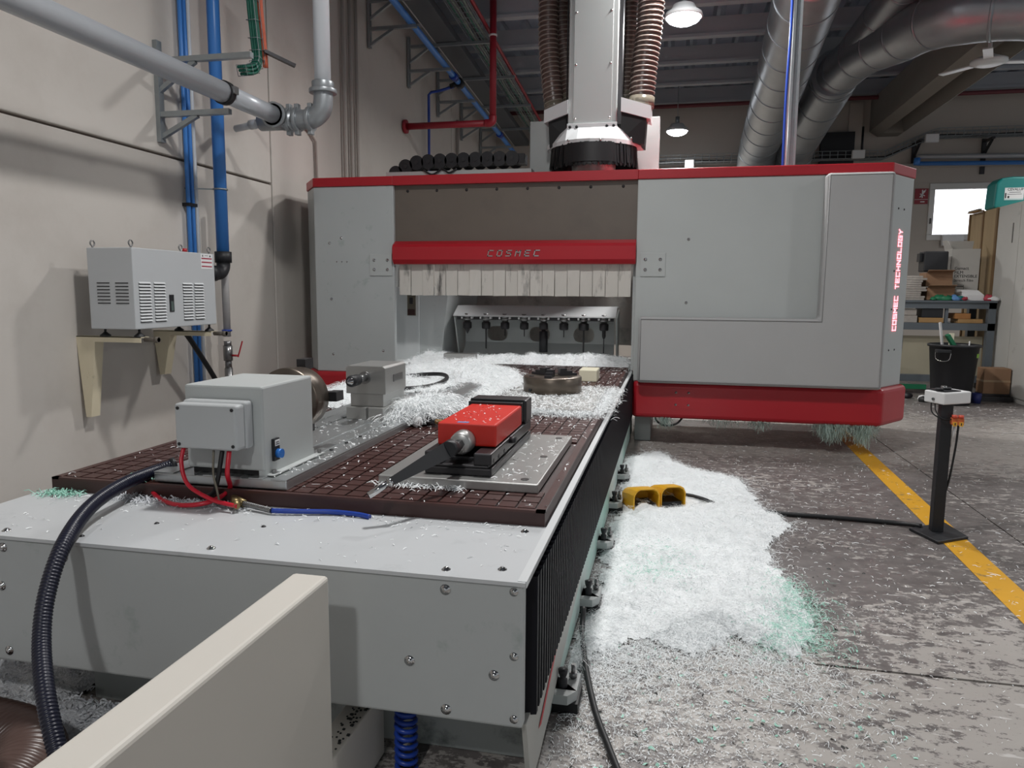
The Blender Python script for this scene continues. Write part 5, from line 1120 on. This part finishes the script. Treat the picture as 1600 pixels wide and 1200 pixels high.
# cabinets beside the bench
pc = thing('plywood_cabinet', 'tall plywood-sided cabinet behind the workbench', 'cabinet', (3.7, 9.35, 0)); CX = 3.385
build(MB().box(CX+.01, 4.2, 8.96, 9.75, 0, 2.0), 'carcass', plywood_m, pc); build(MB().box(CX-.005, CX+.01, 8.96, 9.0, 0, 2.0).box(CX-.002, CX+.01, 9.34, 9.37, 0, 2.0).box(CX-.005, CX+.01, 9.72, 9.75, 0, 2.0), 'batten', mat('batten_wood', '7c6346', .7, 0, .1, 9), pc)
wcb = thing('white_cabinet', 'tall off-white cabinet with sliding doors beside the plywood one', 'cabinet', (3.8, 8.4, 0))
build(MB().box(CX+.01, 4.2, 7.7, 8.95, 0, 2.0), 'carcass', mat('cabinet_white', 'c0bfba', .5, 0, .05, 3, stain='8a857f', sscale=2.5, slo=.62, shi=.75), wcb)
build(MB().box(CX, CX+.01, 8.42, 8.93, .05, 1.97), 'door', mat('cabinet_white', 'c0bfba'), wcb); build(MB().box(CX, CX+.01, 7.72, 8.41, .05, 1.97), 'door', mat('cabinet_white', 'c0bfba'), wcb)
build(MB().box(CX-.004, CX, 8.55, 8.57, 1.6, 1.8), 'door_handle', steel, wcb)
jc = thing('jerrycan', 'teal plastic jerrycan with paper label on the plywood cabinet', 'jerrycan', (3.6, 9.2, 2.0))
build(MB().prism([(3.39, 2.0), (3.76, 2.0), (3.77, 2.02), (3.77, 2.28), (3.70, 2.33), (3.55, 2.335), (3.44, 2.32), (3.39, 2.27), (3.38, 2.02)], 1, 9.08, 9.34), 'body', teal_m, jc, bevel=.02, seg=3)
lb2 = build(MB().box(3.475, 3.66, 9.077, 9.08, 2.085, 2.215), 'label', label_white, jc); build(MB().box(3.475, 3.66, 9.0765, 9.077, 2.085, 2.10), 'label_edge', print_pale, lb2)
text('print', 'CEVALUP', .037, print_black, jc, (3.50, 9.076, 2.185), (1, 0, 0), (0, 0, 1), .0008)
build(MB().box(3.52, 3.63, 9.076, 9.077, 2.165, 2.170).box(3.50, 3.64, 9.076, 9.077, 2.145, 2.149).box(3.505, 3.522, 9.076, 9.077, 2.105, 2.128).box(3.48, 3.492, 9.076, 9.077, 2.105, 2.16), 'print_lines', print_black, jc)
for i, (y, z) in enumerate(((9.05, 2.0), (9.12, 2.022))): tag(build(MB().box(CX-.06+.03*i, CX+.0+.008, y+.3, y+.6, z, z+.012), 'sheet_offcut', alu_dull if i else wood_m), ('grey metal sheet on top of the plywood cabinet', 'thin wooden board on top of the plywood cabinet')[1-i], 'sheet')
pr_ = P(1472, 367, 1, 12.44); pq = P(1504, 384, 1, 12.44); tag(build(MB().box(pr_.x, pq.x, 12.40, 12.478, pq.z, pr_.z), 'window_blind', white_pl, bevel=.01), 'white rolled blind at the lower edge of the window', 'blind')
sk = tag(build(MB().box(2.85, 3.375, 8.20, 8.26, 0, .05), 'skid_beam', dark_steel), 'dark steel beam lying on the floor before the bench', 'beam')
tag(build(MB().box(3.12, 3.372, 8.27, 8.45, 0, .07), 'skid_block', dark_steel), 'dark low platform carrying the small brown box', 'platform')
sb_ = thing('parcel_box', 'small brown taped cardboard box on the low platform', 'carton', (3.25, 8.36, .07)); build(MB().box(3.125, 3.37, 8.27, 8.45, .07, .33), 'box', cardboard, sb_, bevel=.004); build(MB().box(3.124, 3.371, 8.269, 8.451, .19, .21), 'tape', mat('tape', 'a48a6c', .3, 0, 0), sb_)
tag(build(MB().box(2.25, 2.72, 8.66, 8.70, .05, .10), 'green_bar', green_m), 'green bar under the front of the workbench', 'bar')
tag(build(MB().lathe([(.001, 0), (.04, 0), (.046, .10), (.042, .10), (.037, .005), (.001, .005)], (2.99, 8.05, 0), n=20), 'blue_cup', mat('cup_blue', '2b3470', .5, 0, .05, 9)), 'dark blue cup on the floor beside the black bin', 'cup')
for x, y, mt_, l_ in ((2.42, 8.25, black_plastic, 'black rag lump on the floor by the gantry handle'), (2.52, 8.10, white_pl, 'white rag lump on the floor by the bin'), (2.50, 8.0, flake_dark, 'dark scrap on the floor by the bin')):
    vs = []; nn, mm = 10, 6
    for a in range(mm):
        ph = math.pi*(a+.5)/mm
        for b in range(nn):
            th = 2*math.pi*b/nn; r = 1+.4*noise.noise(Vector((math.cos(th)*2+x*9, math.sin(th)*2+y*7, ph)))
            vs.append((x+.05*r*math.sin(ph)*math.cos(th), y+.04*r*math.sin(ph)*math.sin(th), max(0, .025+.03*r*math.cos(ph))))
    tag(build(MB().add(vs, [(a*nn+b, a*nn+(b+1) % nn, (a+1)*nn+(b+1) % nn, (a+1)*nn+b) for a in range(mm-1) for b in range(nn)] + [tuple(range(nn)), tuple(range((mm-1)*nn, mm*nn))], True), 'rag_lump', mt_), l_, 'rag')

# ================================================================== SWARF
def dens0(n):
    x = rng.uniform(-.25, .62, n*3); y = 2.25-np.abs(rng.normal(0, .22, n*3))+.12*np.sin(x*9); k = rng.random(n*3) < np.exp(-np.clip(x-.3, 0, 9)/.12); return np.stack([x[k], y[k]], 1)[:n]
def pile(md, name, label, step, nl, bedm, lm, lmin, lmax, w, lift, spread=.05, curl=2.5):
    b = md.bed(name, step, bedm); tag(b, label, 'swarf', kind='stuff')
    for p in b.data.polygons: p.use_smooth = True
    l = md.loose('loose_strands', nl, lm, lmin, lmax, w, lift, spread, parent=b, curl=curl); l['kind'] = 'stuff'
    return b
fm = Mound([(-.25, 1.95), (-.25, 4.75), (-.05, 5.0), (.12, 4.55), (.42, 4.32), (.46, 3.9), (.50, 3.72), (.58, 3.5), (.43, 3.18), (.45, 2.85), (.50, 2.6), (.48, 2.35), (.40, 2.18), (.22, 2.28), (.10, 2.12), (-.05, 2.2)], .04, .16, .0, .7, 6.)
pile(fm, 'floor_swarf', 'heap of fluffy white swarf on the floor along the machine', .012, 26000, mound_m, swarf_m, .012, .05, .00055, .012, .09)
xy = dens0(9000); z = np.clip(fm.height(xy[:, 0], xy[:, 1]), 0, None)
tag(strands('edge_swarf', xy, z, swarf_m, .006, .03, .0006, .008), 'thinning white swarf fringe in front of the floor heap', 'swarf', kind='stuff')
# teal shavings on the pile's outer edge
tz = Mound([(.30, 2.2), (.50, 2.25), (.53, 2.6), (.46, 2.8), (.40, 2.5)], .02, .1, .012, .8, 8.)
xy = tz.sample(1500, .10); z = np.clip(fm.height(xy[:, 0], xy[:, 1]), 0, None)
tag(strands('teal_swarf', xy, z+.004, swarf_teal, .01, .03, .0008, .008), 'pale teal shavings along the outer edge of the floor heap', 'swarf', kind='stuff')
xy = np.stack([rng.normal(-.02, .07, 500), rng.normal(2.75, .12, 500)], 1); z = np.clip(fm.height(xy[:, 0], xy[:, 1]), 0, None)
tag(strands('teal_swarf', xy, z+.004, swarf_teal, .006, .018, .0008, .005), 'faint teal shavings in the middle of the floor heap', 'swarf', kind='stuff')
def scatter(name, label, xy, mt_, lmin, lmax, w, z=0., lift=.004):
    o = strands(name, xy, np.full(len(xy), z), mt_, lmin, lmax, w, lift, K=3, curl=1.5); return tag(o, label, 'swarf', kind='stuff')
def dens(n, x0, x1, y0, y1, f):
    out = np.zeros((0, 2))
    while len(out) < n:
        x = rng.uniform(x0, x1, n); y = rng.uniform(y0, y1, n); k = rng.random(n) < f(x, y); out = np.concatenate([out, np.stack([x[k], y[k]], 1)])
    return out[:n]
xy = dens(14000, -.25, 1.0, 1.15, 2.7, lambda x, y: np.exp(-np.clip(x-.05, 0, 9)/.22)*np.clip(.25+(y-1.2)*.75, .2, 1))
scatter('scattered_swarf', 'white swarf flakes strewn over the near walkway floor', xy, swarf_m, .003, .011, .0009)
xy = dens(5500, -.2, 3.4, 2.6, 8.2, lambda x, y: .25+.75*np.exp(-np.abs(x-.6)/.8))
scatter('scattered_swarf', 'sparse white shavings strewn across the far floor', xy, swarf_m, .006, .026, .0010)
xy = dens(420, -.22, .8, 1.15, 3.6, lambda x, y: np.exp(-np.clip(x-.1, 0, 9)/.3))
scatter('dark_flakes', 'dark crumbs scattered through the white floor swarf', xy, flake_dark, .006, .016, .0022)
xy = dens(260, -.2, .6, 1.2, 2.3, lambda x, y: np.ones_like(x))
scatter('teal_flakes', 'teal crumbs scattered over the near walkway', xy, swarf_teal, .006, .016, .0025)
# grey chips on the floor left of the base
gm = Mound([(-2.9, .9), (-1.10, .9), (-1.10, 1.54), (-1.46, 1.54), (-1.46, 3.2), (-2.9, 3.4)], .03, .06, .0, .8, 6.)
pile(gm, 'grey_swarf', 'bed of grey plastic chips on the floor under the machine', .03, 9000, grey_chip, grey_chip, .01, .03, .003, .012, .03)
# swarf on the table
t1 = Mound([(-1.66, 3.0), (-1.40, 2.95), (-1.37, 3.9), (-1.05, 3.9), (-.93, 3.5), (-.90, 3.0), (-.85, 3.05), (-.80, 3.8), (-.80, 4.1), (-.95, 4.55), (-1.25, 4.9), (-1.66, 5.0)], .045, .12, TZ, .6, 8.)
pile(t1, 'table_swarf', 'white stringy swarf heaped on the table behind the tailstock', .011, 14000, mound_m, swarf_m, .015, .07, .0007, .02, .04)
t2 = Mound([(-1.05, 2.60), (-.93, 2.66), (-.88, 2.85), (-.93, 3.15), (-1.02, 3.05), (-1.06, 2.8)], .055, .08, TZ+.01, .6, 12.)
pile(t2, 'string_swarf', 'springy white swarf nest beside the tailstock and mallet', .010, 5000, mound_m, swarf_m, .03, .10, .0008, .035, .03)
t3 = Mound([(-1.36, 3.35), (-1.12, 3.38), (-1.08, 3.7), (-1.2, 3.80), (-1.36, 3.80)], .012, .06, pz, .8, 12.)
pile(t3, 'plate_swarf', 'thin white swarf inside the black belt loop', .012, 2500, mound_m, swarf_m, .012, .04, .0007, .012, .05)
t4 = Mound([(-1.97, 5.19), (-1.70, 5.22), (-1.40, 5.25), (-.29, 5.20), (-.29, 5.70), (-.42, 5.78), (-.6, 5.62), (-1.68, 5.62), (-1.75, 6.0), (-1.97, 5.9)], .055, .10, .52, .5, 7.)
pile(t4, 'rack_swarf', 'deep white swarf drift below the tool rack', .014, 9000, mound_m, swarf_m, .015, .055, .0008, .015, .02)
t5 = Mound([(-.70, 3.05), (-.31, 3.03), (-.285, 3.2), (-.283, 3.9), (-.30, 3.9), (-.305, 3.06), (-.70, 3.075)], .02, .02, TZ, .6, 14.)
pile(t5, 'chuck_swarf', 'white swarf along the edges of the flat chuck plate', .009, 5000, mound_m, swarf_m, .012, .045, .0007, .014, .06)
xy = dens(2600, -.77, -.31, 3.08, 3.86, lambda x, y: .5+.0*x); d_ = np.hypot(xy[:, 0]-c[0], xy[:, 1]-c[1]); xy = xy[(d_ > .15)]
scatter('chuck_plate_flakes', 'white flakes sprinkled on the flat chuck plate', xy, swarf_m, .008, .03, .001, p2z, .008)
xy = dens(2600, TX0, TX1, TY0, TY1, lambda x, y: np.where((y > 2.5) & (x > -.95), 1., .35)); k = ~((xy[:, 0] > -1.37) & (xy[:, 0] < -.96) & (xy[:, 1] < 3.84)) & ~((xy[:, 0] > -.77) & (xy[:, 0] < -.31) & (xy[:, 1] > 1.82) & (xy[:, 1] < 2.5)) & ~((xy[:, 0] > -.78) & (xy[:, 0] < -.31) & (xy[:, 1] > 3.07) & (xy[:, 1] < 3.87))
scatter('table_flakes', 'fine white flakes strewn over the brown grid table', xy[k], swarf_m, .006, .022, .0011, TZ, .004)
xy = dens(260, -1.02, -.97, 1.72, 2.6, lambda x, y: np.ones_like(x)); scatter('base_plate_flakes', 'white flakes on the rotary base plate', np.concatenate([xy[:120], dens(160, -1.34, -.98, 2.15, 2.6, lambda x, y: np.ones_like(x))]), swarf_m, .005, .015, .001, pz, .003)
xy = dens(110, -.45, -.33, 1.85, 2.45, lambda x, y: np.ones_like(x)); scatter('vise_plate_flakes', 'white flakes on the vise plate', xy, swarf_m, .005, .02, .0011, vz, .004)
xy = dens(420, -.76, -.33, 1.80, 1.835, lambda x, y: np.ones_like(x)); scatter('vise_edge_swarf', 'white swarf along the front edge of the vise plate', xy[xy[:, 0] < -.52], swarf_m, .01, .03, .0011, TZ, .01)
xy = dens(120, -.62, -.47, 1.96, 2.29, lambda x, y: np.ones_like(x)); scatter('vise_flakes', 'tiny white flakes on the red vise top', xy[:60], swarf_m, .004, .01, .001, .704, .002)
xy = dens(420, -1.60, -.30, 1.36, 1.675, lambda x, y: np.where(y > 1.6, 1., .12)); scatter('cover_flakes', 'white flakes on the light grey front cover', xy, swarf_m, .004, .014, .0011, BT, .003)
xy = np.stack([rng.uniform(-1.45, -1.05, 500), rng.normal(1.655, .018, 500)], 1); scatter('table_edge_swarf', 'grey and white fuzz along the table front edge by the red hose', xy, grey_chip, .008, .03, .0014, BT, .012)
xy = np.stack([rng.normal(-1.62, .03, 160), rng.normal(1.65, .015, 160)], 1); scatter('green_fuzz', 'teal fuzz on the cover by the table corner', xy, swarf_teal, .01, .035, .0012, BT, .012)
xy = np.stack([rng.normal(-1.40, .02, 160), rng.normal(1.75, .02, 160)], 1); scatter('conduit_fuzz', 'teal fuzz where the black conduit meets the headstock', xy, swarf_teal, .01, .03, .0013, TZ, .015)
# swarf hanging from the gantry skirt
def hanging(label, cx, cy, n, L, sp):
    V = []; Q = []
    for i in range(n):
        x = random.gauss(cx, sp); y = random.gauss(cy, .05); l = random.uniform(.3, 1)*L*math.exp(-((x-cx)/(2*sp))**2); a = random.uniform(0, 6.28); w = .0011
        p = Vector((x, y, .21)); K = 6; k0 = len(V)
        for j in range(K):
            s_ = Vector((math.cos(a+j*.6), math.sin(a+j*.6), 0))*w; V += [p-s_, p+s_]; p = p + Vector((random.gauss(0, .008), random.gauss(0, .008), -l/K))
        Q += [(k0+2*j, k0+2*j+1, k0+2*j+3, k0+2*j+2) for j in range(K-1)]
    tag(np_mesh('hanging_swarf', [tuple(v) for v in V], Q, mat('hanging_swarf', 'a9bdb4', .6, 0, .3, 30)), label, 'swarf', kind='stuff')
hanging('tangled swarf hanging around the cable loop below the gantry', -.02, 5.22, 220, .12, .03)
hanging('thin swarf wisps hanging below the red skirt', .38, 5.25, 160, .10, .10)
hanging('pale swarf tuft hanging below the middle of the red skirt', .62, 5.25, 160, .12, .05)
hanging('long green-grey swarf curtain hanging near the skirt corner', 1.08, 5.22, 520, .19, .07)
hanging('dense swarf beard hanging at the right end of the skirt', 1.27, 5.24, 520, .20, .05)
tag(build(MB().tube(bez([(-.09, 5.24, .21), (-.075, 5.22, .17), (-.02, 5.2, .145), (.06, 5.2, .16), (.11, 5.24, .21)], 8), .007, 8), 'hanging_cable', black_rub), 'black cable loop sagging below the red gantry skirt', 'cable')
